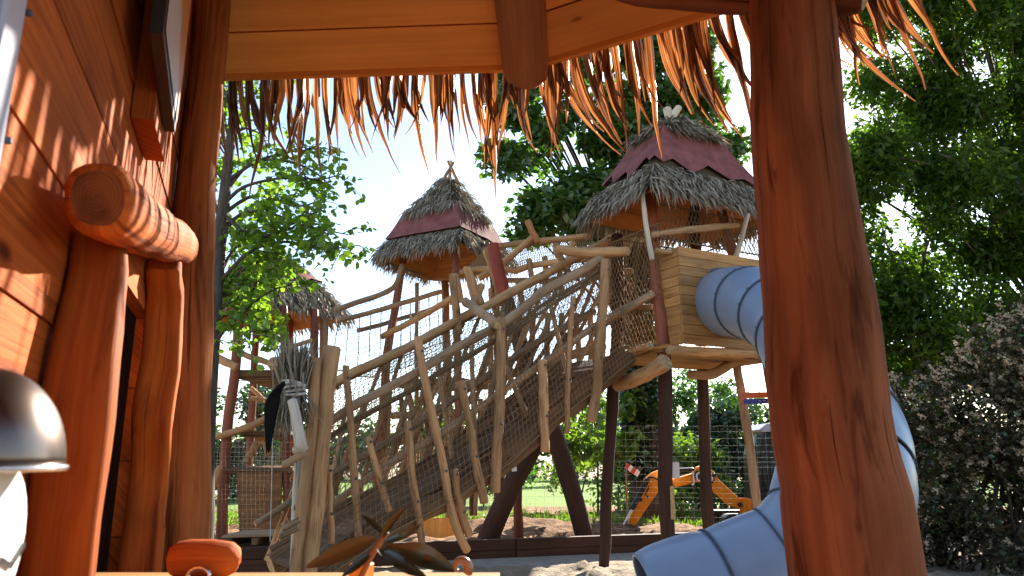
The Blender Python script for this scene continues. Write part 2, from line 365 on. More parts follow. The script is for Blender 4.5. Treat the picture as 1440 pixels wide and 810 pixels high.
# hanging palm strips: fibrous and translucent
m, t, o = newmat('dry_palm_strip')
v, oi = uvoff(t, (330, 2.2, 1)); n1 = nd(t, 'ShaderNodeTexNoise', Scale=1.0, Detail=5.0, Roughness=.6); t.links.new(v, n1.inputs['Vector'])
v2, _ = uvoff(t, (6, 6, 1)); n2 = nd(t, 'ShaderNodeTexNoise', Scale=1.0, Detail=3.0); t.links.new(v2, n2.inputs['Vector'])
col = ramp(t, n1.outputs['Fac'], [(.40, (.085, .042, .026)), (.60, (.44, .30, .20))]); col = mul(t, col, ramp(t, n2.outputs['Fac'], [(.3, (.6,) * 3), (.7, (1.2,) * 3)]))
d = nd(t, 'ShaderNodeBsdfPrincipled', Roughness=.5); t.links.new(col, d.inputs['Base Color']); d.inputs['Specular IOR Level'].default_value = .35
tr = nd(t, 'ShaderNodeBsdfTranslucent'); t.links.new(mul(t, col, (2.0, 1.05, .45)), tr.inputs[0])
bp = nd(t, 'ShaderNodeBump', Strength=.6, Distance=.003); t.links.new(n1.outputs['Fac'], bp.inputs['Height']); t.links.new(bp.outputs[0], d.inputs['Normal'])
a = nd(t, 'ShaderNodeMixShader'); a.inputs[0].default_value = .3; t.links.new(d.outputs[0], a.inputs[1]); t.links.new(tr.outputs[0], a.inputs[2]); t.links.new(a.outputs[0], o.inputs[0])
M['strip'] = m
def ground_mat(name, stops, scale, bstr=.5, bdist=.03, stops2=None, scale2=1.0, rough=.95):
    m, t, o = newmat(name); src = nd(t, 'ShaderNodeTexCoord').outputs['Object']
    n1 = nd(t, 'ShaderNodeTexNoise', Scale=scale, Detail=9.0, Roughness=.68); t.links.new(src, n1.inputs['Vector'])
    col = ramp(t, n1.outputs['Fac'], stops)
    if stops2:
        n2 = nd(t, 'ShaderNodeTexNoise', Scale=scale2, Detail=4.0); t.links.new(src, n2.inputs['Vector']); col = mul(t, col, ramp(t, n2.outputs['Fac'], stops2))
    princ(t, o, col, rough, .1, n1.outputs['Fac'], bstr, bdist); return m
M['sand'] = ground_mat('sand', [(.3, (.29, .225, .16)), (.7, (.50, .41, .31))], 14, .9, .05, [(.3, (.75,) * 3), (.7, (1.1,) * 3)], 1.2)
M['soil'] = ground_mat('brown_soil', [(.32, (.09, .045, .025)), (.5, (.26, .14, .075)), (.68, (.48, .30, .17))], 7, 1.0, .06, [(.3, (.65,) * 3), (.7, (1.15,) * 3)], .9)
M['lawn'] = ground_mat('lawn_grass', [(.3, (.09, .15, .028)), (.7, (.20, .29, .06))], 6, .6, .04, [(.3, (.75,) * 3), (.7, (1.15,) * 3)], .35)
M['earth'] = ground_mat('pale_earth', [(.3, (.2, .15, .1)), (.7, (.34, .26, .18))], 3, .5, .05)
M['concrete'] = ground_mat('pale_concrete', [(.3, (.30, .28, .25)), (.7, (.46, .43, .38))], 9, .2, .01)

# ---------------------------------------------------------------- the setting: ground, sand, soil, lawn, path
mb = MB()
mb.v = [Vector((-500, -200, -.12)), Vector((500, -200, -.12)), Vector((500, 800, -.12)), Vector((-500, 800, -.12))]; mb.face((0, 1, 2, 3))
tag(mb.build('ground', M['earth']), kind='structure')
def terrain(name, x0, x1, y0, y1, step, fz, mat):
    nx, ny = int((x1 - x0) / step), int((y1 - y0) / step); V = []
    for j in range(ny + 1):
        for i in range(nx + 1):
            x, y = x0 + (x1 - x0) * i / nx, y0 + (y1 - y0) * j / ny; V.append((x, y, fz(x, y)))
    Fc = [(j * (nx + 1) + i, j * (nx + 1) + i + 1, (j + 1) * (nx + 1) + i + 1, (j + 1) * (nx + 1) + i) for j in range(ny) for i in range(nx)]
    return tag(nmesh(name, np.array(V), np.array(Fc), mat, smooth=True), kind='structure')
def nz(x, y, s, k=0): return noise.noise(Vector((x * s, y * s, k)))
def beam_y(x): return 9.55 + .32 * x if x > -6 else 7.6
def sand_z(x, y):
    lum = .08 * nz(x, y, 1.6, 3) + .085 * nz(x, y, 4.5, 8) + .05 * nz(x, y, 8, 2)
    edge = min(1, max(0, (beam_y(x) - .35 - y) / .5)); return -.02 + lum * (.25 + .75 * edge)
terrain('sand', -7, 9, -2, 11.6, .085, sand_z, M['sand'])
def soil_z(x, y):
    d = max(0, min(1, (y - beam_y(x)) / .5)); f = max(0, 1 - max(0, y - 12.5) / 5)
    return -.11 + d * (.10 + f * (.10 + .2 * nz(x, y, .5, 1) + .13 * nz(x, y, 1.7, 4) + .06 * nz(x, y, 6, 6)))
terrain('soil', -14, 14, 8.0, 20, .14, soil_z, M['soil'])
def lawn_z(x, y): return -.03 + .05 * nz(x, y, .35, 9) + (.0 if y > 14.5 else -.06 * (14.5 - y))
terrain('lawn', -30, 30, 12.5, 48, .5, lawn_z, M['lawn'])
mb = MB()
for i in range(14):
    x0, x1 = -.9 + i * .3, -.9 + (i + 1) * .3; y0, y1 = beam_y(x0) - .1, beam_y(x1) - .1; o_ = len(mb.v)
    e0, e1 = .5 + .12 * nz(x0, 0, 2.5, 5), .5 + .12 * nz(x1, 0, 2.5, 5)
    mb.v += [Vector((x0, y0 - e0, -.06)), Vector((x1, y1 - e1, -.06)), Vector((x1, y1, .035)), Vector((x0, y0, .035))]; mb.face((o_, o_ + 1, o_ + 2, o_ + 3))
tag(mb.build('path', M['concrete']), kind='structure')
# grass tufts along the lawn's ragged edge
cen = []
for _ in range(9000):
    x = R.uniform(-7, 7); y = 13.3 + abs(R.gauss(0, 2.0)) + nz(x, 3, .5, 2) * .9; cen.append((x, y, max(lawn_z(x, y), soil_z(x, y)) + .01))
cen = np.array(cen); N = len(cen)
a = rng.normal(size=(N, 3)) * .35; a[:, 2] = 1; a /= np.linalg.norm(a, axis=1)[:, None]; b = np.cross(a, rng.normal(size=(N, 3))); b /= np.linalg.norm(b, axis=1)[:, None]
hgt = rng.uniform(.03, .13, (N, 1)); wd = rng.uniform(.006, .013, (N, 1))
V = np.stack([cen - b * wd, cen + b * wd, cen + a * hgt * .6 + b * wd * .7, cen + a * hgt + rng.normal(size=(N, 3)) * .03], 1)
i = np.arange(N)[:, None] * 4
tag(nmesh('grass', V.reshape(-1, 3), np.concatenate([i + np.array([[0, 1, 2]]), i + np.array([[0, 2, 3]])], 1).reshape(-1, 3), M['grass']), 'tall green grass blades at the ragged edge of the lawn', 'grass', kind='stuff')

# ---------------------------------------------------------------- the hut the picture is taken from
hut = thing('play_hut', 'red stained wooden play hut with round posts, board roof and hanging palm fringe', 'hut', (-.4, 1.2, 0))
WN = Vector((.942, .336, 0)); WD = Vector((.336, -.942, 0)); WOFF = -.25
def WLp(px, py, off): return onplane(px, py, WN, WOFF + off)
def WS(s, z, off=0): return Vector((WN.x, WN.y, 0)) * (WOFF + off) + WD * s + Vector((0, 0, z))
S_POST = WD.dot(Vector((-1.05, 2.24, 0)))      # where the wall meets the far post
def trace(tr):
    P, q = [], []
    for (px, py, Y, h) in tr:
        p = W(px, py, Y); P.append(p); q.append(h / F * cdep(p))
    return P, q
P, q = trace([(308, -130, 2.1, 22), (299, 0, 2.1, 23), (290, 120, 2.1, 23), (277, 260, 2.1, 26), (268, 400, 2.1, 31), (260, 560, 2.1, 36), (252, 700, 2.1, 40), (247, 800, 2.1, 42)])
to_ground(P, q); lp = log('post', P, q, [M['post2'], M['cut']], hut, n=20, wob=.05, lump=.16)
P, q = trace([(1106, -60, 1.75, 55), (1112, 0, 1.75, 57), (1120, 160, 1.75, 62), (1137, 320, 1.75, 69), (1156, 480, 1.75, 77), (1178, 650, 1.75, 84), (1200, 810, 1.75, 90)])
to_ground(P, q); log('post', P, q, [M['post'], M['cut']], hut, n=28, wob=.02, lump=.07, step=.06)
# roof: an uneven ring of board facets rising to an apex behind the camera
EZ = 2.6
EV = [Vector(v) for v in ((-1.42, 2.54, EZ), (.05, 2.45, EZ), (1.10, 1.84, EZ), (1.62, .85, EZ), (1.5, -.4, EZ), (.55, -1.3, EZ), (-.7, -1.3, EZ), (-1.35, -.3, EZ))]
AP = Vector((-.15, .55, 4.0))
roof = MB()
for i in range(len(EV)):                        # a thin skin over the boards keeps the sun out
    o_ = len(roof.v); roof.v += [EV[i] + Vector((0, 0, .06)), EV[(i + 1) % len(EV)] + Vector((0, 0, .06)), AP + Vector((0, 0, .06))]; roof.face((o_, o_ + 1, o_ + 2))
roof = roof.build('roof', M['thatchbase'], hut)
for i in range(len(EV)):
    a, b = EV[i], EV[(i + 1) % len(EV)]; mid = (a + b) / 2; slope = (AP - mid); SL = slope.length
    nrow = int(SL / .155)
    for k in range(nrow):
        f0, f1 = k / nrow + .002, (k + 1) / nrow - .0012
        nn = (b - a).cross(AP - a).normalized();
        if nn.z < 0: nn = -nn
        j = R.uniform(-.002, .002)
        lo = [a.lerp(AP, f0) + nn * j, b.lerp(AP, f0) + nn * j, b.lerp(AP, f1) + nn * (j + R.uniform(-.003, .003)), a.lerp(AP, f1) + nn * j]
        bm = MB(); bm.hexa([lo[0], lo[1], lo[2], lo[3]] + [x + nn * .024 for x in lo], 0)
        bm.build('roof_board', M['ceil'], roof)
    # fascia lip at the eave
    bm = MB(); d_ = (b - a).normalized(); out = Vector((d_.y, -d_.x, 0)); out = out if out.dot(mid - AP) > 0 else -out
    bm.plank(a + out * .014 + Vector((0, 0, .012)), b + out * .014 + Vector((0, 0, .012)), (0, 0, 1), .05, .02); bm.build('fascia_board', M['ceil'], roof)
    # rafter on each hip, its rounded end reaching below the eave
    if i in (1, 2, 3, 4):
        out2 = (a - AP).normalized(); a2 = a + out2 * .05 + Vector((0, 0, -.035)); top = AP + Vector((0, 0, -.06))
        Pp = [a2, a2 - out2 * .03, a2 - out2 * .08, a2 - out2 * .3, top]; log('rafter', Pp, [.05, .075, .085, .088, .085], [M['rafter'], M['rafter']], roof, n=14, wob=.02, lump=.05, flat=.55, fdir=(0, 0, 1))
plog('beam_log', [(800, -52, 2.02, 22), (900, -16, 1.93, 24), (1000, -8, 1.86, 24), (1100, -4, 1.78, 25), (1190, -4, 1.70, 25), (1217, -1, 1.68, 20)], [M['post'], M['cut']], hut, n=14, wob=.04)
# palm fringe: every strip is its own piece
fringe = MB()
def rim(fr):
    return fr
ring = []
segs = [(0, 1), (1, 2), (2, 3), (3, 4)]
for k, (i, j) in enumerate(segs): ring.append((EV[i], EV[j]))
for (a, b) in ring:
    d_ = (b - a).normalized(); out = Vector((-d_.y, d_.x, 0)); fringe.plank(a + out * .035 + Vector((0, 0, .03)), b + out * .035 + Vector((0, 0, .03)), (0, 0, 1), .03, .012)
fringe = fringe.build('thatch_fringe', M['thatchbase'], hut)
def strip(root, ln, wid, drift, curl, seed, into=None):
    rr = random.Random(seed); bm = into or MB(); n = 11; cw = 5; b0 = len(bm.v)
    tw = rr.uniform(-.5, .5); fold = rr.uniform(.8, 1.7); side0 = Vector((math.cos(tw), math.sin(tw), 0))
    p = root.copy(); d = Vector((drift.x * .25, drift.y * .25, -1)).normalized(); spin = rr.uniform(-1.6, 1.6); V0 = 0
    for i in range(n + 1):
        f = i / n; ww = wid * (1 - .08 * f - .80 * max(0, f - .45) / .55) * (1 + .12 * math.sin(f * 9 + seed))
        ang = tw + spin * f; s_ = Vector((math.cos(ang), math.sin(ang), 0)); s_ = (s_ - d * s_.dot(d)).normalized(); nn = d.cross(s_)
        for c in range(cw):
            u = c / (cw - 1) - .5; zig = (1 if c % 2 else -1) * ww * .20 * fold
            bm.v.append(p + s_ * (u * ww) + nn * (zig - abs(u) * ww * .5 * f))
        if i:
            for c in range(cw - 1):
                o_ = b0 + (i - 1) * cw + c; bm.face((o_, o_ + 1, o_ + cw + 1, o_ + cw), [(c / cw * wid, V0), ((c + 1) / cw * wid, V0), ((c + 1) / cw * wid, V0 + ln / n), (c / cw * wid, V0 + ln / n)], 0, False); 
            V0 += ln / n
        d = (d + (drift * .1 + Vector((rr.gauss(0, .055), rr.gauss(0, .055), -.02))) * (.5 + f) + curl * (f * f * .35)).normalized(); p = p + d * (ln / n)
    if into is None: return bm.build('thatch_strip', M['strip'], fringe)
sid = 0; back = MB()
for si, (a, b) in enumerate(ring):
    d_ = (b - a).normalized(); out = Vector((-d_.y, d_.x, 0)); Lg = (b - a).length
    for layer in (0, 1):
        spc = ((.0235, .075), (.034, .1), (.085, .14), (.16, .2))[si][layer]; s = R.uniform(0, spc)
        while s < Lg:
            ln0 = R.uniform(.27, .46) + (.05 if si == 1 else 0) + (.08 if R.random() < .15 else 0)
            if layer: ln0 *= .7
            lean = R.gauss(.15, .13) if si == 0 else R.gauss(.34, .18) if si == 1 else R.gauss(.12, .2)
            ow = R.uniform(-.1, .3)
            for q_ in range(R.choice([1, 2, 2, 3]) if layer else R.choice([1, 1, 2])):          # strips hang in small bunches
                sid += 1
                ln = ln0 * R.uniform(.72, 1.05)
                wid = R.uniform(.013, .029) if si == 0 else R.uniform(.017, .034)
                root = a + d_ * (s + R.uniform(-.012, .012)) + out * (.045 + .018 * layer + R.uniform(0, .014)) + Vector((0, 0, .04 + R.uniform(-.015, .01)))
                drift = d_ * (lean + R.gauss(0, .1)) + out * (ow + R.gauss(0, .08))
                curl = Vector((R.gauss(0, .22), R.gauss(0, .2), R.choice([0, 0, 0, .25]))) * R.choice([.2, .3, .5, 1.4])
                strip(root, ln, wid, drift, curl, sid, back if layer else None)
            s += spc * R.uniform(.6, 1.5)
tag(back.build('thatch_backing', M['strip'], fringe), kind='stuff')
# wall: horizontal stained boards with a dark opening behind the uprights, and the closed room behind it
wall = MB()
s1 = S_POST; zt = 3.3
wall.hexa([WS(s1, -.05, -.9), WS(s1 + 3.6, -.05, -.9), WS(s1 + 3.6, -.05, -.05), WS(s1, -.05, -.05), WS(s1, zt, -.9), WS(s1 + 3.6, zt, -.9), WS(s1 + 3.6, zt, -.87), WS(s1, zt, -.87)], 0)
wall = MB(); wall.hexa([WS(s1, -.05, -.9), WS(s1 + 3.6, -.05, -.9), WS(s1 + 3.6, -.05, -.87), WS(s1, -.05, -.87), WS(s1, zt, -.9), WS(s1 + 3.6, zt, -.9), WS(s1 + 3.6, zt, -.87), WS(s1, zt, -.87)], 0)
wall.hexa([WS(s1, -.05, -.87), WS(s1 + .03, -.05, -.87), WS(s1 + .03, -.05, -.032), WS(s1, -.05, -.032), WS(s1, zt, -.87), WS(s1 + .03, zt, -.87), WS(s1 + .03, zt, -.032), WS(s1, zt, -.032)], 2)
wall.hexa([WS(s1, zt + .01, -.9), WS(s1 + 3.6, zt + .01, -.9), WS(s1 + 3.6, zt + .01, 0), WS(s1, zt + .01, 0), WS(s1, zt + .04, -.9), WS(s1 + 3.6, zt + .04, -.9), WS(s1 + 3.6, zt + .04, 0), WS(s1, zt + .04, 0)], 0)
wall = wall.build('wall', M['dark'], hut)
u1 = WLp(165, 330, .03); u2 = WLp(235, 372, .03); sU1, sU2 = WD.dot(u1), WD.dot(u2)
z = -.05; HB = .178
while z < zt:
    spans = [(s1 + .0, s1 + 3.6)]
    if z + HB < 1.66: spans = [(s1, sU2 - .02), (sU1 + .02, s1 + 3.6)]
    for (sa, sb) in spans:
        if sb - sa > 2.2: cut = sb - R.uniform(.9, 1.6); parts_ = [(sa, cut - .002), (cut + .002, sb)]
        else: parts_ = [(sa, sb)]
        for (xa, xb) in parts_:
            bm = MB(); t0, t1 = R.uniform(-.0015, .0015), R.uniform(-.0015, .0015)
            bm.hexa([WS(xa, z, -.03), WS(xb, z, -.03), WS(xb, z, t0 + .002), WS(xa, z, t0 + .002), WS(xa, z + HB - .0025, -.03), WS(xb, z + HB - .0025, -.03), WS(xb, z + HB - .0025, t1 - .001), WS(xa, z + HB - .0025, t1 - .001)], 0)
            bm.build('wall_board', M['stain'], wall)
    z += HB
def wpost(name, tr, mat, thick, n=28):
    P, q = [], []
    for (px, py, h) in tr:
        p = WLp(px, py, .05); k = h / F * cdep(p); P.append(WLp(px, py, k + .002)); q.append(k / thick)
    P.append(Vector((P[-1].x, P[-1].y, -.05))); q.append(q[-1])
    log(name, P, q, [mat, mat], hut, n=n, wob=.05, lump=.05, flat=thick, fdir=tuple(WN), step=.05, sq=5)
wpost('upright', [(141, 325, 34), (138, 380, 37), (126, 460, 43), (114, 540, 48), (101, 640, 48), (88, 730, 46), (80, 812, 46)], M['stain'], 1.5)
wpost('upright', [(230, 371, 24), (232, 430, 24), (226, 500, 26), (217, 580, 27), (213, 660, 25), (204, 740, 26), (196, 812, 28)], M['stain'], 1.5)
P = [WLp(138, 278, .07), WLp(148, 285, .07), WLp(198, 317, .068), WLp(247, 342, .06), WLp(259, 350, .058)]
log('shelf_log', P, [.037, .039, .040, .042, .036], [M['stain'], M['cutred']], hut, n=24, wob=.03, lump=.10, step=.03, sq=2.4, flat=1.15, fdir=(0, 0, 1))
bm = MB(); bm.hexa([Vector((-.82, .55, .980)), Vector((-.02, .55, .980)), Vector((-.02, 1.31, .980)), Vector((-.82, 1.31, .980)), Vector((-.82, .55, 1.015)), Vector((-.02, .55, 1.015)), Vector((-.02, 1.31, 1.015)), Vector((-.82, 1.31, 1.015))], 0)
bm.build('counter_board', M['board'], hut)
CT = 1.015

for (x_, y_) in ((-.75, .62), (-.1, .62), (-.75, 1.24), (-.1, 1.24)):
    log('counter_leg', [Vector((x_, y_, .979)), Vector((x_, y_, -.05))], [.03, .032], [M['rafter'], M['rafter']], hut, n=10)

# ---------------------------------------------------------------- nets
def polyat(P, f):                       # point at arc fraction f
    Ls = [0]
    for i in range(len(P) - 1): Ls.append(Ls[-1] + (P[i + 1] - P[i]).length)
    x = f * Ls[-1]
    for i in range(len(P) - 1):
        if x <= Ls[i + 1] or i == len(P) - 2:
            return P[i].lerp(P[i + 1], (x - Ls[i]) / max(1e-9, Ls[i + 1] - Ls[i]))
def plen(P): return sum((P[i + 1] - P[i]).length for i in range(len(P) - 1))
def net(name, A, B, cell, r, mat, parent, sag=.03, diamond=True, bow=None, cellv=None, border=True):
    nu = max(2, int(max(plen(A), plen(B)) / cell)); hh = (polyat(A, .5) - polyat(B, .5)).length; nv = max(2, int(hh / (cellv or cell)))
    bow = bow or Vector((0, 0, 0)); sd_ = R.uniform(0, 50)
    def pt(u, v):
        u = min(1, max(0, u)); p = polyat(A, u).lerp(polyat(B, u), v)
        k = math.sin(math.pi * v); e = Vector((noise.noise(Vector((u * 9, v * 5, sd_))), noise.noise(Vector((u * 9, v * 5, sd_ + 7))), noise.noise(Vector((u * 9, v * 5, sd_ + 13)))))
        return p + bow * k + e * sag * (.3 + .7 * k)
    bm = MB()
    for j in range(nv + 1):
        for i in range(nu + 1):
            if diamond:
                if j < nv:
                    u0 = (i + .5 * (j % 2)) / nu; 
                    if u0 > 1: continue
                    p = pt(u0, j / nv)
                    for s in (-.5, .5):
                        u1 = u0 + s / nu
                        if -1e-6 <= u1 <= 1 + 1e-6: bm.cord(p, pt(u1, (j + 1) / nv), r)
            else:
                p = pt(i / nu, j / nv)
                if i < nu: bm.cord(p, pt((i + 1) / nu, j / nv), r)
                if j < nv: bm.cord(p, pt(i / nu, (j + 1) / nv), r)
    if border:
        for v in (0, 1):
            for i in range(nu): bm.cord(pt(i / nu, v), pt((i + 1) / nu, v), r * 2.6)
    return tag(bm.build(name, mat, parent), kind='stuff')

# ---------------------------------------------------------------- the climbing ramp with net sides
LG, GL, SL_ = [M['log'], M['cut']], [M['grey_log'], M['cut']], [M['slab'], M['cut']]
RF = Vector((-1.95, 6.2, 0)); RD = Vector((.82, .572, 0)); RN = Vector((.572, -.82, 0))
RO = RN.dot(RF)
def RP(off):
    return lambda px, py, Y: onplane(px, py, RN, RO + off)
ramp_ = thing('climbing_ramp', 'sloping climbing ramp with log rails, upright sticks and brown net sides', 'ramp', tuple(RF))
WID = -1.12
front_rail = [(437, 610), (465, 592), (501, 568), (574, 531), (605, 511), (654, 483), (693, 462), (711, 452), (740, 430), (762, 411), (797, 392), (830, 373), (846, 364)]
back_rail = [(446, 549), (475, 535), (538, 505), (584, 483), (662, 441), (694, 425), (730, 405), (776, 381), (806, 364), (836, 349), (871, 330), (906, 314)]
deck_f = [(438, 817), (480, 790), (545, 745), (627, 702), (706, 650), (773, 592), (885, 503)]
mid_f = [(415, 742), (480, 699), (537, 659), (585, 631), (622, 608), (650, 589), (696, 558), (732, 532), (792, 491), (835, 460), (920, 411)]
def rpts(tr, off): f = RP(off); return [f(x, y, 0) for (x, y) in tr]
FR, BR, DF, MF = rpts(front_rail, 0), rpts(back_rail, WID), rpts(deck_f, 0), rpts(mid_f, .0)
def halves(P, h): return [h / F * cdep(p) for p in P]
log('top_rail', FR, halves(FR, 6.5), GL, ramp_, n=10, step=.12); log('top_rail', BR, halves(BR, 6.5), LG, ramp_, n=10, step=.12)
log('middle_rail', MF, halves(MF, 5.0), GL, ramp_, n=8, step=.12)
MB_ = [p - RN * 1.1 + Vector((0, 0, -.05)) for p in MF]; log('middle_rail', MB_, halves(MB_, 5.0), GL, ramp_, n=8, step=.12)
# deck: two side logs, cross planks between them
DB = [p - RN * 1.08 for p in DF]
for D in (DF, DB):
    log('deck_log', D, [.088] * len(D), SL_, ramp_, n=12, wob=.06, lump=.35, step=.1, flat=1.25, fdir=(0, 0, 1))
    D2 = [p + Vector((0, 0, .13)) - RN * .05 for p in D]
    log('deck_rail', D2, [.04] * len(D), SL_, ramp_, n=8, wob=.08, lump=.3, step=.12)
deck = MB(); deck.plank(polyat(DF, .02) - RN * .5 - Vector((0, 0, .04)), polyat(DF, .985) - RN * .5 - Vector((0, 0, .04)), RN, .5, .05); deck = deck.build('deck', M['slab'], ramp_)
npl = 34
for k in range(npl):
    c = polyat(DF, (k + .5) / npl) - RN * .54 + Vector((0, 0, .045 + R.uniform(-.008, .008))); bm = MB()
    ax = (DF[-1] - DF[0]).normalized(); bm.plank(c - RN * R.uniform(.5, .56), c + RN * R.uniform(.42, .5), ax, 4.4 / npl * .9, .035); bm.build('deck_plank', M['slab'], deck)
net('net', FR, [p + Vector((0, 0, .0)) + RN * .13 for p in DF], .058, .0036, M['net'], ramp_, sag=.035, bow=RN * .05, diamond=False)
net('net', BR, [p + Vector((0, 0, .05)) for p in DB], .072, .0034, M['net'], ramp_, sag=.05, bow=RN * -.1)
# net strung between the two top rails over the upper half
fr2 = [polyat(FR, .05 + .9 * k / 12) - Vector((0, 0, .12)) for k in range(13)]; br2 = [polyat(BR, .03 + .88 * k / 12) - Vector((0, 0, .06)) for k in range(13)]
net('net', br2, fr2, .06, .0036, M['net'], ramp_, sag=.03, bow=Vector((0, 0, -.22)), diamond=False, cellv=.055)
# second border rope just under the front rail
fr3 = [p - Vector((0, 0, .14)) for p in FR]; bm = MB(); Q, q = catmull(fr3, [.016] * len(fr3), .15); bm.tube(Q, q, 6, False); bm.build('border_rope', M['dnet'], ramp_)
def sticks(trs, off, mats):
    for (tr, h) in trs:
        f = RP(off + R.uniform(0, .03)); P = [f(x, y, 0) for (x, y) in tr]; hh = [h * .88 / F * cdep(p) for p in P]; hh[0] *= .92
        st_ = log('upright_stick', P, hh, mats, ramp_, n=9, wob=.07, lump=.2)
        for fb in (.07, .62):
            bm = MB(); pb_ = polyat(P, fb) + RN * (hh[1] + .002); bm.sphere(pb_, .013, 7, 5); bm.build('bolt', M['seam'], st_)
sticks([([(486, 514), (494, 607), (501, 708), (508, 773)], 6), ([(587, 473), (600, 545), (622, 651), (639, 733), (657, 776)], 7), ([(648, 535), (662, 607), (670, 657), (681, 708)], 7),
        ([(704, 447), (704, 555), (701, 594), (696, 693)], 8.5), ([(517, 614), (534, 674), (548, 719)], 5.5), ([(574, 591), (579, 665), (591, 739), (595, 776)], 6), ([(852, 365), (846, 436), (838, 548), (831, 593)], 8.5),
        ([(806, 417), (800, 500), (797, 610)], 4.5), ([(762, 505), (764, 560), (766, 636)], 8), ([(463, 654), (466, 765)], 5.5), ([(640, 660), (645, 700), (660, 755)], 6)], .1, LG)
for (tr, h, off) in (([(467, 487), (456, 580), (446, 690), (436, 784), (432, 830)], 12.5, .16), ([(444, 503), (437, 610), (425, 720), (415, 800), (411, 840)], 8, .2)):
    f = RP(off); P = [f(x, y, 0) for (x, y) in tr]; hh = [h / F * cdep(p) for p in P]; to_ground(P, hh); log('end_post', P, hh, LG, ramp_, n=14, wob=.04)
f = RP(-.15); P = [f(x, y, 0) for (x, y) in ((421, 640), (417, 720), (414, 830))]; hh = [7 / F * cdep(p) for p in P]; to_ground(P, hh); log('end_post', P, hh, [M['pale'], M['cut']], ramp_)
for (tr, h) in (([(398, 655), (430, 637)], 5.5), ([(397, 743), (422, 731)], 4.5), ([(394, 754), (420, 741)], 4.5)):
    plog('peg', [(x, y, 5.95, h) for (x, y) in tr], GL, ramp_, n=8)
for k in range(22):                      # sticks of the far side
    f = (k + .7) / 23; top = polyat(BR, f) + Vector((0, 0, R.uniform(-.5, .12))) - RN * .06; bot = polyat(DB, min(1, f + R.uniform(-.03, .05))) - RN * .1 + Vector((R.gauss(0, .06), 0, R.uniform(-.35, .05)))
    log('upright_stick', [top, top.lerp(bot, .5) + Vector((R.gauss(0, .04), 0, 0)), bot], [.022, .026, .026], GL if k % 2 else LG, ramp_, n=8)
for k in range(5):                       # dangling sticks tied between the two sides
    f = .45 + .1 * k; top = polyat(FR, f) - RN * R.uniform(.2, .8) + Vector((0, 0, -.1)); bot = top + Vector((R.gauss(.1, .15), R.gauss(0, .1), -R.uniform(.8, 1.2))); log('upright_stick', [top, bot], [.025, .03], GL, ramp_, n=8)
# cross logs that tie the rails together
a_, b_ = RP(-.9)(784, 351, 0), RP(.14)(884, 353, 0); log('cross_log', [a_, a_.lerp(b_, .5) + Vector((0, 0, -.03)), b_], [.062, .066, .056], LG, ramp_, n=12)
a_, b_ = RP(-1.15)(654, 424, 0), RP(.16)(700, 457, 0); log('cross_log', [a_, b_], [.052, .05], GL, ramp_, n=12)
for tr in ([(664, 432), (678, 400)], [(796, 382), (806, 340)], [(792, 372), (780, 342)], [(645, 470), (636, 385)], [(676, 428), (657, 376)]):
    f = RP(WID); P = [f(x, y, 0) for (x, y) in tr]; log('fork_stick', P, [.05, .045], LG, ramp_, n=9)

# ---------------------------------------------------------------- tower roofs: canvas with jagged hem between rings of thatch
def strands(rows, count_fn, name, parent, mat, seed):
    rr = np.random.default_rng(seed); V, Fc = [], []
    for (a, b, outw, down, n, ln, wd_, lift) in rows:
        t_ = rr.random(n)[:, None]; base = np.array(a)[None] * (1 - t_) + np.array(b)[None] * t_ + np.array(down)[None] * rr.uniform(-.3, .2, (n, 1)) * .25
        d = np.array(down)[None] + rr.normal(size=(n, 3)) * .17 + (np.array(b) - np.array(a))[None] / np.linalg.norm(np.array(b) - np.array(a)) * rr.normal(size=(n, 1)) * .2
        d /= np.linalg.norm(d, axis=1)[:, None]; l_ = ln * rr.uniform(.65, 1.25, (n, 1)); sd__ = np.cross(d, np.array(outw)[None] + rr.normal(size=(n, 3)) * .4); sd__ /= np.linalg.norm(sd__, axis=1)[:, None]
        w_ = wd_ * rr.uniform(.6, 1.3, (n, 1)); o3 = np.array(outw)[None] * (lift * rr.uniform(.3, 1.6, (n, 1)))
        sagv = np.array([[0, 0, -1.0]]) * l_ * rr.uniform(.02, .22, (n, 1))
        q0, q1, q2, q3, q4 = base - sd__ * w_ * .6 + o3 * .3, base + sd__ * w_ * .6 + o3 * .3, base + d * l_ * .55 + sd__ * w_ + o3, base + d * l_ * .55 - sd__ * w_ + o3, base + d * l_ + o3 + sagv
        st = len(V) and sum(len(x) for x in V)
        V.append(np.stack([q0, q1, q2, q3, q4], 1).reshape(-1, 3)); i = np.arange(n)[:, None] * 5 + (st or 0)
        Fc.append(np.concatenate([i + np.array([[0, 1, 2]]), i + np.array([[0, 2, 3]]), i + np.array([[3, 2, 4]])], 1).reshape(-1, 3))
    return tag(nmesh(name, np.concatenate(V), np.concatenate(Fc), mat, parent), kind='stuff')
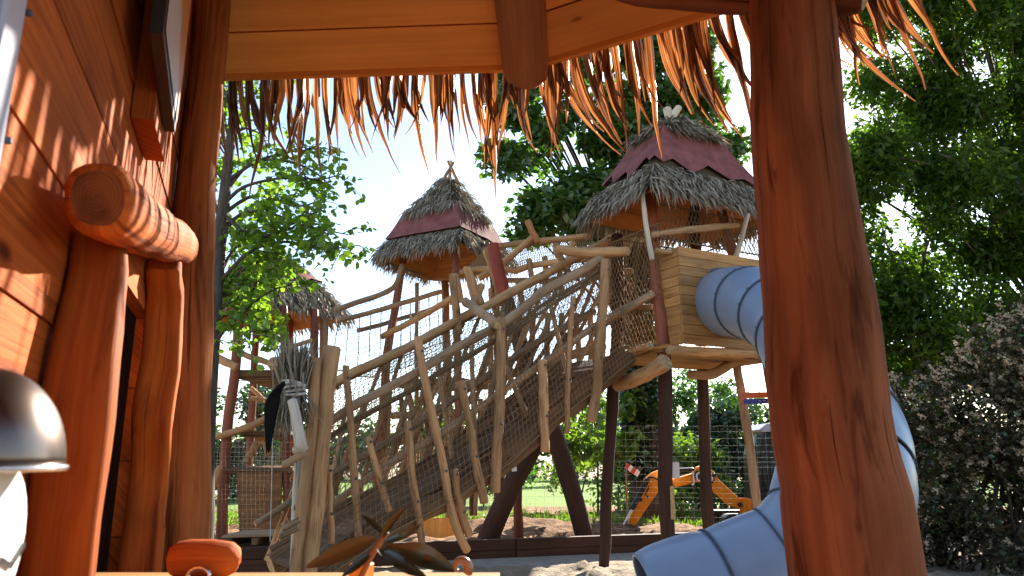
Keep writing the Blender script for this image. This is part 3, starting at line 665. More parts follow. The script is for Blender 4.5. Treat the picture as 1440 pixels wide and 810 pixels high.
def tower_roof(parent, Cn, corners, ze, tiers, dens=1.0, seed=1, lens=(.5, .34), ragged=True):
    """corners: unit offsets of the post corners from the centre. tiers: (factor, z) for eave, canvas hem, canvas top, apex."""
    (f0, z0), (f1, z1), (f2, z2), (f3, z3) = tiers
    def at(k, f, z): c = corners[k % 4]; return Vector((Cn[0] + c[0] * f, Cn[1] + c[1] * f, z))
    roof = MB()
    for k in range(4):                       # underlay cone and its boarded underside
        for (fa, za, fb, zb) in ((f0, z0, f1, z1), (f1, z1, f2, z2), (f2, z2, f3, z3)):
            o_ = len(roof.v); roof.v += [at(k, fa, za + .03), at(k + 1, fa, za + .03), at(k + 1, fb, zb + .03), at(k, fb, zb + .03)]; roof.face((o_, o_ + 1, o_ + 2, o_ + 3))
    roof = roof.build('roof', M['thatchbase'], parent)
    for k in range(4):
        for r_ in range(5):
            fa, fb = r_ / 5 + .004, (r_ + 1) / 5 - .004
            A0, B0, A1, B1 = at(k, f0 * .97, z0 - .02), at(k + 1, f0 * .97, z0 - .02), at(k, f2, z2 - .06), at(k + 1, f2, z2 - .06)
            lo = [A0.lerp(A1, fa), B0.lerp(B1, fa), B0.lerp(B1, fb), A0.lerp(A1, fb)]
            bm = MB(); bm.hexa(lo + [x + Vector((0, 0, .02)) for x in lo], 0); bm.build('roof_board', M['under'], roof)
    # canvas: one sheet per side with a zigzag lower hem
    rr = random.Random(seed)
    for k in range(4):
        cm = MB(); nst = 12; o_ = 0; zig = [0]
        for i in range(nst + 1): zig.append(0)
        amp = [(rr.uniform(.12, .32) if (i % 4 == 2) else rr.uniform(-.08, .1)) if i % 2 == 0 else None for i in range(nst + 1)]; amp = [v_ if v_ is not None else (amp[i - 1] + amp[i + 1]) / 2 for i, v_ in enumerate(amp)]; amp[0] = amp[-1] = .2
        for i in range(nst + 1):
            t_ = i / nst; up = at(k, f2 * 1.02, z2 + .05).lerp(at(k + 1, f2 * 1.02, z2 + .05), t_)
            lowf = f1 + (f0 - f1) * .1
            lo = at(k, lowf, z1 + .06).lerp(at(k + 1, lowf, z1 + .06), t_); lo = lo.lerp(up, amp[i] if ragged else .1)
            o2 = (lo - Vector((Cn[0], Cn[1], lo.z))).normalized() * .045
            for j in range(5): q_ = up.lerp(lo, j / 4); cm.v.append(q_ + o2 + Vector((0, 0, .01 - .03 * math.sin(math.pi * j / 4) + .012 * nz(t_ * 5 + k, j, 1.3, seed))))
        for i in range(nst):
            for j in range(4): cm.face((i * 5 + j, (i + 1) * 5 + j, (i + 1) * 5 + j + 1, i * 5 + j + 1), None, 0, True)
        cm.build('canvas', M['canvas'], roof)
    rows, cap = [], []
    for k in range(4):
        def row(fa, za, n, ln, wd_, lift, tgt, slope):
            a, b = at(k, fa, za), at(k + 1, fa, za); mid = (a + b) / 2; ow = Vector((mid.x - Cn[0], mid.y - Cn[1], 0)).normalized()
            dn = (ow * slope[0] + Vector((0, 0, -slope[1]))).normalized(); nn = (ow * slope[1] + Vector((0, 0, slope[0]))).normalized()
            tgt.append((tuple(a), tuple(b), tuple(nn), tuple(dn), int(n * dens), ln, wd_, lift))
        sl = ((f0 - f1) * .8, (z1 - z0)); sl2 = ((f2 - f3) * .8, z3 - z2)
        for r_ in range(6):
            g = r_ / 5; row(f1 + (f0 - f1) * (.0 + .95 * g), z1 + (z0 - z1) * (.0 + .95 * g) + .05, 230, lens[0] * (.55 + .1 * g), .011, .05, rows, sl)
        for r_ in range(4):
            g = r_ / 3; row(f3 + (f2 - f3) * (.1 + .85 * g), z3 + (z2 - z3) * (.1 + .85 * g) + .06, 60 + 70 * r_, lens[1], .011, .05, cap, sl2)
    strands(rows, None, 'thatch', roof, M['thatch'], seed); strands(cap, None, 'thatch_cap', roof, M['thatch'], seed + 5)
    return roof

# ---------------------------------------------------------------- the tower with the slide
tA = thing('play_tower', 'slide tower with golden board box on stilts and red canvas thatched roof', 'tower', (2.185, 9.13, 0))
TN, TL, TR, TB = Vector((1.73, 8.3, 0)), Vector((1.24, 9.2, 0)), Vector((3.13, 9.06, 0)), Vector((2.64, 9.96, 0))
zA = Vector((0, 0, 1)); RDm = [M['red'], M['cut']]; DK = [M['dark'], M['cut']]
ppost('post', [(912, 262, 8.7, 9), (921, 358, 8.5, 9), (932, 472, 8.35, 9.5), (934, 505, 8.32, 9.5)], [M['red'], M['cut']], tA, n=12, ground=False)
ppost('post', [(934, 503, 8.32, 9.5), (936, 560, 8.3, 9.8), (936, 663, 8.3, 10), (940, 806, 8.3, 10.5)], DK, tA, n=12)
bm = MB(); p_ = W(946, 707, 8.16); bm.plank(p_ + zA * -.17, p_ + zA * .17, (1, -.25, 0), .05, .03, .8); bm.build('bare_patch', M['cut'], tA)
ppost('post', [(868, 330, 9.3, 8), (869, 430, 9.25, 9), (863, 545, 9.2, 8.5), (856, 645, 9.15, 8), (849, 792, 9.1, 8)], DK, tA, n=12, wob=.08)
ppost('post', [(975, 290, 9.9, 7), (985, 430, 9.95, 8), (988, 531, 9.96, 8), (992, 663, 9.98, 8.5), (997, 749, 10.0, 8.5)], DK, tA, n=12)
ppost('post', [(1014, 296, 8.95, 7), (1023, 330, 9.0, 7), (1037, 375, 9.05, 7.5), (1060, 450, 9.08, 7.5), (1077, 500, 9.1, 7), (1096, 627, 9.1, 7), (1106, 720, 9.1, 7)], [M['red'], M['cut']], tA, n=12)
ppost('prop_stick', [(1035, 508, 9.4, 6), (1053, 620, 9.4, 6.5), (1067, 724, 9.4, 6.5)], GL, tA)
PZ = 2.44
plat = MB(); c4 = [TN, TR, TB, TL]; cc = sum(c4, Vector()) / 4
c4 = [cc + (p - cc) * 1.12 for p in c4]
plat.hexa([p + Vector((0, 0, PZ - .075)) for p in c4] + [p + Vector((0, 0, PZ - .045)) for p in c4], 0); plat = plat.build('platform', M['board'], tA)
for k in range(9):
    f0, f1 = k / 9 + .003, (k + 1) / 9 - .003; j = R.uniform(-.004, .004); c8 = []
    e = c4[0] - c4[3]; ex = e.normalized() * .08
    for zz in (PZ - .042, PZ): c8 += [c4[3].lerp(c4[2], f0) + Vector((0, 0, zz + j)), c4[3].lerp(c4[2], f1) + Vector((0, 0, zz + j)), c4[0].lerp(c4[1], f1) + ex + Vector((0, 0, zz + j)), c4[0].lerp(c4[1], f0) + ex + Vector((0, 0, zz + j))]
    bm = MB(); bm.hexa([c8[0], c8[1], c8[2], c8[3]] + c8[4:], 1); bm.build('platform_board', M['board'], plat)
plog('edge_log', [(940, 492, 8.05, 7), (1071, 498, 8.75, 7)], LG, tA); plog('edge_log', [(968, 527, 8.9, 6), (1003, 526, 9.0, 7), (1035, 508, 9.1, 7), (1078, 502, 9.2, 6)], LG, tA)
plog('edge_log', [(868, 541, 8.75, 10), (905, 528, 8.25, 11), (936, 508, 7.9, 12)], LG, tA, n=14)
plog('edge_log', [(915, 486, 8.2, 6), (880, 500, 8.9, 6)], LG, tA)
# board box at the mouth of the slide
dNL = (TL - TN).normalized(); dNR = (TR - TN).normalized()
box = MB(); b0 = TN - dNL * .26 + dNR * .05; bx_l, bx_w, bx_h = 1.5, .26, 1.12
def BX(a, b, z): return b0 + dNR * a + dNL * b + Vector((0, 0, PZ + .002 + z))
box.hexa([BX(.03, .03, .01), BX(bx_l - .03, .03, .01), BX(bx_l - .03, .05, .01), BX(.03, .05, .01), BX(.03, .03, bx_h - .03), BX(bx_l - .03, .03, bx_h - .03), BX(bx_l - .03, .05, bx_h - .03), BX(.03, .05, bx_h - .03)], 0)
box = box.build('slide_box', M['board'], tA)
nb = 10
for k in range(nb):
    za, zb = bx_h * k / nb, bx_h * (k + 1) / nb - .006; dz = -.09 if k == nb - 1 else 0
    j = R.uniform(-.003, .003)
    bm = MB(); bm.hexa([BX(0, j, za), BX(bx_l, j, za), BX(bx_l, .028, za), BX(0, .028, za), BX(0, j, zb), BX(bx_l, j, zb), BX(bx_l, .028, zb), BX(0, .028, zb)], 0); bm.build('box_board', M['board'], box)
    bm = MB(); bm.hexa([BX(j - .003, .03, za), BX(.025, .03, za), BX(.025, bx_w + .12, za), BX(j - .003, bx_w + .12, za), BX(j - .003, .03, zb), BX(.025, .03, zb), BX(.025, bx_w + .12, zb), BX(j - .003, bx_w + .12, zb)], 1); bm.build('box_board', M['board'], box)
plog('rail_log', [(918, 330, 8.3, 5), (980, 322, 8.6, 5.5), (1038, 317, 8.95, 5)], GL, tA); plog('rail_log', [(921, 352, 8.25, 4), (946, 355, 8.2, 4)], LG, tA)
for tr in ([(903, 272, 8.12, 6), (909, 320, 8.12, 7), (917, 366, 8.12, 7)], [(1052, 300, 8.6, 6), (1044, 330, 8.7, 6), (1035, 362, 8.8, 7)]):
    plog('brace_board', tr, [M['pale'], M['cut']], tA, n=8, flat=.5, wob=.02)
zA = Vector((0, 0, 1))
net('net', [TN * 1 + zA * 4.15, TR + zA * 4.15], [TN + zA * 3.72, TR + zA * 3.72], .06, .005, M['dnet'], tA, sag=.02)
net('net', [TN + zA * 3.9, TL + zA * 3.9], [TN + zA * 2.5, TL + zA * 2.5], .062, .0045, M['net'], tA, sag=.02)
net('net', [TL + zA * 4.0, TB + zA * 4.0], [TL + zA * 2.5, TB + zA * 2.5], .07, .005, M['dnet'], tA, sag=.02)
net('net', [TB + zA * 4.0, TR + zA * 4.0], [TB + zA * 2.5, TR + zA * 2.5], .07, .005, M['dnet'], tA, sag=.02)
plog('rail_log', [(838, 462, 8.6, 5), (920, 412, 8.3, 5)], GL, tA); plog('rail_log', [(884, 430, 9.2, 4), (920, 432, 8.4, 4)], LG, tA)
CA = (2.185, 9.13); corA = [(p.x - CA[0], p.y - CA[1]) for p in (TN, TR, TB, TL)]
rA = tower_roof(tA, CA, corA, 4.05, ((1.32, 4.22), (1.1, 4.52), (.55, 5.25), (.12, 5.52)), dens=1.0, seed=3, lens=(.40, .26))
for tr in ([(950, 205, 9.0, 6), (938, 152, 9.0, 6)], [(936, 200, 9.1, 6), (945, 165, 9.1, 5)], [(925, 200, 9.2, 5), (955, 150, 9.3, 5)]):
    plog('ridge_stick', tr, [M['pale'], M['cut']], rA, n=8)

# ---------------------------------------------------------------- the tube slide
slide = thing('tube_slide', 'closed blue grey plastic tube slide curling down from the tower to the sand', 'slide', (2.0, 5.0, 0))
tr = [(1016, 426, 8.4), (1036, 424, 8.0), (1070, 430, 7.4), (1108, 452, 6.75), (1146, 505, 5.95), (1172, 572, 5.2), (1188, 645, 4.62), (1180, 712, 4.48), (1152, 774, 4.42), (1104, 808, 4.43), (1050, 830, 4.5), (985, 850, 4.5), (925, 872, 4.5)]
P, q = catmull([W(*a) for a in tr], [.385] * len(tr), .045)
nsec = 11; cuts = [0, .125, .245, .365, .46, .555, .645, .73, .80, .865, .93, 1.0]
Ls = [0]
for i in range(1, len(P)): Ls.append(Ls[-1] + (P[i] - P[i - 1]).length)
def tube_frames(i):
    t_ = (P[min(i + 1, len(P) - 1)] - P[max(i - 1, 0)]).normalized(); return t_
idx = [min(range(len(P)), key=lambda i: abs(Ls[i] - c * Ls[-1])) for c in cuts]
for k in range(nsec):
    a, b = idx[k], idx[k + 1]; bm = MB(); nseg = b - a
    rr_ = [.385 * (1.0 - .03 * math.exp(-((i - a) / 1.2) ** 2) - .03 * math.exp(-((i - b) / 1.2) ** 2) + .012 * math.sin(math.pi * (i - a) / max(1, nseg))) for i in range(a, b + 1)]
    bm.tube(P[a:b + 1], rr_, 40, False, sm=True); ob = bm.build('tube_section', M['blue'], slide)
    if k == nsec - 1:                      # thickness of the open mouth
        md = ob.modifiers.new('wall', 'SOLIDIFY'); md.thickness = .02; md.offset = -1
    if k:
        t_ = tube_frames(a); bm = MB(); c = P[a]; big = .008 if k < 7 else .0005; hw = .014 if k < 7 else .006
        bm.tube([c - t_ * hw, c - t_ * hw * .85, c + t_ * hw * .85, c + t_ * hw], [.376, .385 + big, .385 + big, .376], 40, False, sm=False); fl = bm.build('flange', M['seam'] if k != 1 and k != 2 else M['seam'], slide)
        if k in (1, 2, 3):
            A_ = (Vector((0, 0, 1)) - t_ * t_.z).normalized(); B_ = t_.cross(A_)
            for h in range(14):
                th = 2 * math.pi * h / 14; bm = MB(); bm.sphere(c - t_ * .03 + (A_ * math.cos(th) + B_ * math.sin(th)) * .386, .011, 6, 4); bm.build('bolt', M['seam'], fl)
t_ = tube_frames(0); A_ = (Vector((0, 0, 1)) - t_ * t_.z).normalized(); B_ = t_.cross(A_)
bm = MB(); bm.tube([P[0] - t_ * .0, P[0] + t_ * .012, P[0] + t_ * .02], [.40, .415, .385], 40, False, sm=False); bm.build('flange', M['seam'], slide)
# white sticker with small grey print, bent round the tube
ii = idx[5] + 3; bm = MB()
for u in range(5):
    for vv in range(6):
        c = P[ii + u]; t_ = tube_frames(ii + u); A_ = (Vector((1, -.45, 0)) - t_ * t_.dot(Vector((1, -.45, 0)))).normalized(); B_ = t_.cross(A_); th = -.15 + vv * .17
        bm.v.append(c + (A_ * math.cos(th) + B_ * math.sin(th)) * .394)
for u in range(4):
    for vv in range(5): bm.face((u * 6 + vv, u * 6 + vv + 1, u * 6 + vv + 7, u * 6 + vv + 6), [(u / 4, vv / 5), (u / 4, (vv + 1) / 5), ((u + 1) / 4, (vv + 1) / 5), ((u + 1) / 4, vv / 5)])
m, t, o = newmat('printed_sticker'); uvn = nd(t, 'ShaderNodeUVMap'); vm = nd(t, 'ShaderNodeVectorMath', operation='MULTIPLY'); vm.inputs[1].default_value = (5, 9, 1); t.links.new(uvn.outputs[0], vm.inputs[0])
n1 = nd(t, 'ShaderNodeTexNoise', Scale=1.6, Detail=3.0); t.links.new(vm.outputs[0], n1.inputs['Vector']); princ(t, o, ramp(t, n1.outputs['Fac'], [(.46, (.8, .82, .85)), (.52, (.28, .34, .46))]), .5)
bm.build('sticker', m, slide)
for (px, py, Y) in ((1190, 700, 4.5), (1030, 800, 4.5)):      # ground supports
    p = W(px, py, Y); log('slide_support', [Vector((p.x, p.y, max(.1, p.z - .34))), Vector((p.x, p.y, -.1))], [.04, .04], [M['wire'], M['wire']], slide, n=10)

# ---------------------------------------------------------------- the middle tower
tB = thing('play_tower', 'open lookout tower with thatched red canvas roof behind the ramp', 'tower', (-1.2, 12.4, 0))
CB = (-1.15, 12.6); corB = [(.28, -.95), (.95, .28), (-.28, .95), (-.95, -.28)]
rB = tower_roof(tB, CB, corB, 4.5, ((1.24, 4.58), (1.08, 4.78), (.74, 5.36), (.08, 6.1)), dens=.85, seed=11, lens=(.42, .3), ragged=False)
for tr in ([(618, 262, 12.5, 2.5), (638, 228, 12.5, 2)], [(647, 262, 12.6, 2.5), (630, 226, 12.6, 2)], [(632, 264, 12.7, 3), (634, 226, 12.7, 2)]):
    plog('ridge_stick', tr, GL, rB, n=7)
def pp(tr, mats, tw, nm='post', **k): return ppost(nm, tr, mats, tw, n=10, **k)
pp([(568, 360, 12.4, 5), (557, 429, 12.35, 5.5), (545, 495, 12.3, 6), (538, 581, 12.25, 6), (527, 733, 12.2, 6)], RDm, tB)
pp([(640, 352, 11.7, 5), (642, 446, 11.65, 5.5), (645, 576, 11.6, 5.5), (648, 735, 11.6, 6)], RDm, tB)
pp([(626, 395, 13.4, 5.5), (630, 560, 13.4, 6), (632, 720, 13.4, 6)], [M['rafter'], M['cut']], tB)
pp([(690, 345, 12.8, 5), (700, 480, 12.8, 6), (704, 720, 12.8, 6)], DK, tB)
pp([(586, 398, 13.0, 3), (586, 560, 13.0, 3), (588, 710, 13.0, 3)], GL, tB)
for zz in (2.45,):
    pl = MB(); c4 = [Vector((CB[0] + a * 1.05, CB[1] + b * 1.05, zz)) for a, b in corB]; pl.hexa([c - zA * .07 for c in c4] + [c - zA * .04 for c in c4], 0); pl = pl.build('platform', M['slab'], tB)
    for k in range(8):
        f0, f1 = k / 8 + .004, (k + 1) / 8 - .004; lo = [c4[0].lerp(c4[3], f0), c4[1].lerp(c4[2], f0), c4[1].lerp(c4[2], f1), c4[0].lerp(c4[3], f1)]
        bm = MB(); bm.hexa([x - zA * .036 for x in lo] + lo, 0); bm.build('platform_board', M['slab'], pl)
plog('rail_log', [(536, 474, 11.9, 4.5), (590, 446, 11.7, 4.5), (642, 415, 11.5, 4.5)], LG, tB); plog('rail_log', [(575, 384, 12.2, 3), (612, 392, 12.6, 3), (660, 388, 12.4, 3)], [M['rafter'], M['cut']], tB)
plog('rail_log', [(550, 585, 12.2, 5), (640, 580, 11.8, 5)], GL, tB); plog('rail_log', [(536, 650, 12.2, 4), (648, 600, 11.7, 4)], GL, tB)
for (a, b) in ((570, 610), (598, 560), (612, 700)):
    plog('prop_stick', [(a, 540, 12.0, 4), (b, 690, 12.0, 5)], GL, tB)
for k in range(10):
    x = 548 + k * 16; plog('prop_stick', [(x, 560 + R.uniform(-20, 20), 12.3, 3.5), (x + R.uniform(-18, 25), 725, 12.3, 4)], [M['slab'], M['cut']] if k % 2 else GL, tB)

# ---------------------------------------------------------------- net bridges between the towers
bA = thing('net_bridge', 'sagging grey net bridge with two pale rails hanging toward the leafy tree', 'bridge', (-2.6, 11.8, 2.0))
U = [W(470, 436, 11.4), W(500, 426, 11.6), W(545, 410, 11.9), W(559, 395, 12.0), W(566, 372, 12.1)]
Lr = [W(476, 450, 11.4), W(500, 445, 11.6), W(557, 429, 12.0), W(621, 410, 12.6)]
log('rail', U, .045, GL, bA, n=8); log('rail', Lr, .042, GL, bA, n=8)
bot = [W(466, 520, 11.3), W(505, 522, 11.5), W(556, 505, 11.9), W(625, 480, 12.5)]
net('net', Lr, bot, .09, .0042, M['gnet'], bA, diamond=False, sag=.04); net('net', U, Lr, .09, .0042, M['gnet'], bA, diamond=False, sag=.03, border=False)
U2 = [p + Vector((.1, .95, .02)) for p in U]; L2 = [p + Vector((.1, .95, 0)) for p in Lr]; log('rail', L2, .04, GL, bA, n=8)
net('net', L2, [p + Vector((.1, .9, 0)) for p in bot], .09, .0038, M['gnet'], bA, diamond=False, sag=.04)
net('net', bot, [p + Vector((.1, .9, 0)) for p in bot], .09, .003, M['gnet'], bA, diamond=False, sag=.03)
for k in range(11):
    f = k / 10.5; bm = MB(); bm.cord(polyat(Lr, f), polyat(bot, f), .009); bm.build('hanger_rope', M['gnet'], bA)
bB = thing('net_bridge', 'high net bridge with knobbly pale logs joining the two thatched towers', 'bridge', (.2, 10.8, 2.6))
U = [W(680, 352, 11.5), W(701, 346, 11.3), W(730, 342, 11.0), W(752, 339, 10.8), W(780, 337, 10.5), W(830, 332, 10.0)]
Lr = [W(648, 384, 11.6), W(666, 379, 11.4), W(711, 378, 11.0), W(725, 381, 10.9), W(744, 374, 10.7), W(778, 369, 10.4), W(850, 362, 9.7)]
log('rail', U, .05, LG, bB, n=9); log('rail', Lr, .05, LG, bB, n=9, wob=.09)
net('net', U, Lr, .05, .006, M['net'], bB, sag=.03)
bot = [p + Vector((.1, .2, -.75)) for p in Lr]; net('net', Lr, bot, .07, .004, M['net'], bB, sag=.05)
L2 = [p + Vector((.5, .75, 0)) for p in Lr]; log('rail', L2, .045, GL, bB, n=8); net('net', L2, [p + Vector((.4, .7, 0)) for p in bot], .08, .004, M['net'], bB, sag=.04)
plog('brace_log', [(674, 391, 10.9, 5), (706, 371, 10.8, 5), (753, 331, 10.7, 4.5)], LG, bB); plog('brace_log', [(741, 310, 10.7, 5), (749, 326, 10.7, 5), (757, 342, 10.7, 4.5)], [M['rafter'], M['cut']], bB)
for tr in ([(743, 364), (748, 392)], [(766, 360), (769, 386)], [(682, 352), (693, 385), (703, 430)], [(655, 375), (668, 430)], [(641, 385), (650, 425)], [(690, 405), (692, 432)], [(728, 392), (735, 430)], [(786, 366), (790, 420)]):
    plog('bridge_stick', [(x, y, 10.6, 4) for x, y in tr], LG, bB, n=8)
for k in range(9):
    x = 690 + k * 20; plog('bridge_stick', [(x, 440, 10.9 - k * .08, 4), (x + R.uniform(-8, 14), 540 + R.uniform(-30, 30), 10.9 - k * .08, 4.5)], GL, bB, n=7)
plog('bridge_log', [(640, 545, 11.2, 6), (740, 520, 10.6, 7), (850, 485, 9.9, 7)], GL, bB)

# ---------------------------------------------------------------- crossed dark beams under the bridge
xb = thing('support_frame', 'two thick dark red beams crossing in an X behind the ramp', 'beams', (.6, 10.4, 0))
P, q = trace([(693, 343, 10.4, 8), (703, 390, 10.4, 9), (713, 424, 10.4, 9)]); log('beam_top', P, q, [M['redtop'], M['redtop']], xb, n=12, wob=.01, lump=.04, sq=5)
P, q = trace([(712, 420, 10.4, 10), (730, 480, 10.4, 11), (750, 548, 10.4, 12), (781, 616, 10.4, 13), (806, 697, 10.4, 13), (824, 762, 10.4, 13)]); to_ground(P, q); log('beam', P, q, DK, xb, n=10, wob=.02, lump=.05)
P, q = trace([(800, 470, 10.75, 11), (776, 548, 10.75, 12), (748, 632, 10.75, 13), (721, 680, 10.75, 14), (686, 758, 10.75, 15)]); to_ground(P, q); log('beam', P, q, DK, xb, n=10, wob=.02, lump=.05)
P, q = trace([(722, 590, 11.2, 6), (728, 694, 11.2, 6), (729, 755, 11.2, 7)]); to_ground(P, q); log('prop', P, q, RDm, xb, n=10)
bm = MB(); p = W(723, 660, 10.55); bm.plank(p - Vector((.035, .12, 0)), p + Vector((.035, -.12, .01)), (0, 0, 1), .06, .004); bm.build('paper_tag', M['white'], xb)

# ---------------------------------------------------------------- the low retaining wall of dark timbers
rw = thing('retaining_wall', 'low dark timber edging that holds back the soil behind the sand', 'edging', (0, beam_y(0), 0))
x = -4.2
while x < 7.5:
    x2 = x + R.uniform(1.9, 2.4)
    for lv in range(2):
        bm = MB(); j = R.uniform(-.012, .012); bm.plank(Vector((x + .006, beam_y(x) + j, .055 + lv * .128)), Vector((x2 - .006, beam_y(x2) + j, .055 + lv * .128)), (0, 0, 1), .122, .1); bm.build('timber', M['dark'], rw)
    x = x2

# ---------------------------------------------------------------- the left, two-storey tower
tC = thing('play_tower', 'two storey red post tower with woven brown panel, half hidden by leafy tree', 'tower', (-4.0, 11.5, 0))
CC = (-4.05, 12.0); corC = [(.1, -1.0), (1.0, .1), (-.1, 1.0), (-1.0, -.1)]
rC = tower_roof(tC, CC, corC, 3.6, ((1.34, 3.45), (.86, 3.98), (.5, 4.25), (.1, 4.5)), dens=.75, seed=21, lens=(.4, .28))
pp([(338, 430, 11.0, 6.5), (331, 517, 11.0, 7), (322, 586, 11.0, 7.5), (317, 635, 11.0, 7.5), (311, 764, 11.0, 8)], RDm, tC)
pp([(362, 440, 12.9, 5), (357, 535, 12.9, 5.5), (350, 650, 12.9, 5.5), (347, 740, 12.9, 5.5)], RDm, tC); pp([(399, 430, 11.0, 5.5), (401, 560, 11.0, 6), (404, 700, 11.0, 6), (404, 772, 11, 6)], RDm, tC)
pp([(408, 430, 12.9, 4), (410, 600, 12.9, 4), (410, 740, 12.9, 4)], [M['post'], M['cut']], tC); pp([(442, 435, 11.5, 6), (442, 560, 11.5, 6), (440, 760, 11.5, 6)], RDm, tC); pp([(455, 435, 11.7, 6), (455, 560, 11.7, 6), (455, 760, 11.7, 6)], GL, tC)
def deckp(z, y0, y1, x0, x1, mat, nm, th=.05, n=6):
    pl = MB(); pl.hexa([Vector((x0, y0, z - th - .03)), Vector((x1, y0, z - th - .03)), Vector((x1, y1, z - th - .03)), Vector((x0, y1, z - th - .03)), Vector((x0, y0, z - th)), Vector((x1, y0, z - th)), Vector((x1, y1, z - th)), Vector((x0, y1, z - th))], 0); pl = pl.build(nm, mat, tC)
    for k in range(n):
        a, b = y0 - .05 + (y1 - y0 + .05) * k / n, y0 - .05 + (y1 - y0 + .05) * (k + 1) / n - .008
        bm = MB(); bm.hexa([Vector((x0 - .03, a, z - th + .002)), Vector((x1 + .03, a, z - th + .002)), Vector((x1 + .03, b, z - th + .002)), Vector((x0 - .03, b, z - th + .002)), Vector((x0 - .03, a, z)), Vector((x1 + .03, a, z)), Vector((x1 + .03, b, z)), Vector((x0 - .03, b, z))], 0); bm.build('platform_board', mat, pl)
zz = W(360, 520, 11.0).z; deckp(zz, 11.05, 12.8, W(335, 520, 11).x, W(440, 520, 11).x, M['slab'], 'platform', .1)
zz = W(360, 606, 11.0).z; deckp(zz, 11.1, 12.6, W(338, 606, 11).x, W(402, 606, 11).x, M['slab'], 'platform')
zz = W(360, 657, 11.0).z; deckp(zz, 10.95, 12.6, W(318, 657, 11).x, W(412, 657, 11).x, M['slab'], 'platform')
a0, a1, a2, a3 = W(338, 763, 10.95), W(394, 763, 10.95), W(397, 664, 10.95), W(333, 664, 10.95); bm = MB(); bk = Vector((0, .025, 0)); bm.hexa([a0, a1, a1 + bk, a0 + bk, a3, a2, a2 + bk, a3 + bk], 0); bm.build('woven_panel', M['mat'], tC)
for k in range(17):
    f = (k + .5) / 17; bm = MB(); l_, r_ = a0.lerp(a3, f) - bk * .6, a1.lerp(a2, f) - bk * .6; bm.plank(l_, r_, (0, 0, 1), .055, .02); bm.build('reed_row', M['mat'], tC)
for tr in ([(304, 614, 10.85, 5), (350, 600, 10.85, 5), (402, 574, 10.85, 5)], [(297, 499, 10.9, 6), (333, 517, 10.9, 6)], [(330, 494, 11.0, 4), (380, 511, 10.8, 4.5)], [(352, 545, 12.6, 3), (392, 580, 12.6, 3)], [(352, 560, 12.6, 3), (396, 566, 12.6, 3)],
           [(400, 490, 11.4, 3), (440, 478, 11.4, 3)], [(345, 650, 11.3, 5), (362, 622, 11.3, 5), (374, 604, 11.3, 4)], [(378, 640, 11.6, 4), (370, 614, 11.6, 4)]):
    plog('rail_log', tr, LG, tC, n=9)
p = W(386, 511, 10.6); log('rail_log', [p, p + Vector((-.25, 1.5, .05))], [.1, .1], LG, tC, n=12)
for tr in ([(272, 703, 10.7, 4.5), (290, 737, 10.7, 4.5), (303, 764, 10.7, 4.5)], [(310, 655, 10.75, 4.5), (290, 710, 10.75, 4.5), (266, 764, 10.75, 4.5)]):
    P, q = trace(tr); to_ground(P, q); log('cross_brace', P, q, LG, tC, n=9)
net('net', [W(336, 535, 11.05), W(400, 535, 11.05)], [W(322, 655, 11.05), W(404, 655, 11.05)], .055, .003, M['net'], tC, diamond=False, sag=.02)
for k in range(4):
    y = 668 + k * 24; plog('ladder_rung', [(396, y + 8, 11.6, 3), (414, y, 11.6, 3)], LG, tC, n=7)
pal = thing('wooden_pallet', 'weathered grey boards lying flat on the timber edging below the woven panel', 'pallet', tuple(W(370, 772, 9.3)))
p0 = W(328, 770, 9.0); zt_ = beam_y(0)
for k in range(6):
    bm = MB(); a = Vector((-3.3, 8.86 + k * .115, .335)); bm.plank(a, a + Vector((.78, .1, .015)), (0, 1, 0), .1, .022); bm.build('pallet_board', M['grey_log'], pal)
for xx in (-3.22, -2.92, -2.62):
    bm = MB(); bm.plank(Vector((xx, 8.82, .285)), Vector((xx + .05, 9.5, .285)), (0, 0, 1), .07, .07); bm.build('pallet_bearer', M['slab'], pal)
bm = MB(); bm.plank(Vector((-3.5, 9.15, .1)), Vector((-2.4, 9.3, .1)), (0, 0, 1), .3, .5); bm.build('pallet_base', M['dark'], pal)
# straw figure, bone, black plume and rope
sf = thing('straw_bundle', 'spiky grey straw bundle tied with pale rope on the ramp end post', 'straw bundle', tuple(W(415, 560, 6.1)))
c0 = W(412, 548, 6.1); rows = []
Vv, Ff = [], []
def bundle(n, sgn, ln, spread, seed):
    rr = np.random.default_rng(seed); base = np.array(c0)[None] + rr.normal(size=(n, 3)) * np.array([[.045, .045, .02]])
    d = rr.normal(size=(n, 3)) * spread; d[:, 2] = sgn; d /= np.linalg.norm(d, axis=1)[:, None]; l_ = ln * rr.uniform(.5, 1.15, (n, 1)); s_ = np.cross(d, rr.normal(size=(n, 3))); s_ /= np.linalg.norm(s_, axis=1)[:, None]; w_ = .007
    o = np.array([[0, 0, -1.0]]) * 0
    V = np.stack([base - s_ * w_, base + s_ * w_, base + d * l_ * .6 + s_ * w_ + d * 0, base + d * l_ * .6 - s_ * w_, base + d * l_ + rr.normal(size=(n, 3)) * .02], 1).reshape(-1, 3)
    i = np.arange(n)[:, None] * 5; return V, np.concatenate([i + np.array([[0, 1, 2]]), i + np.array([[0, 2, 3]]), i + np.array([[3, 2, 4]])], 1).reshape(-1, 3)
V1, F1 = bundle(420, 1, .42, .20, 31); V2, F2 = bundle(420, -1, .36, .28, 32)
tag(nmesh('straw', np.concatenate([V1, V2]), np.concatenate([F1, F2 + len(V1)]), M['thatch'], sf), kind='stuff')
bm = MB(); bm.tube([c0 + zA * .3, c0 + zA * .12, c0, c0 - zA * .12], [.10, .075, .07, .085], 12, True); bm.build('straw_core', M['thatchbase'], sf)
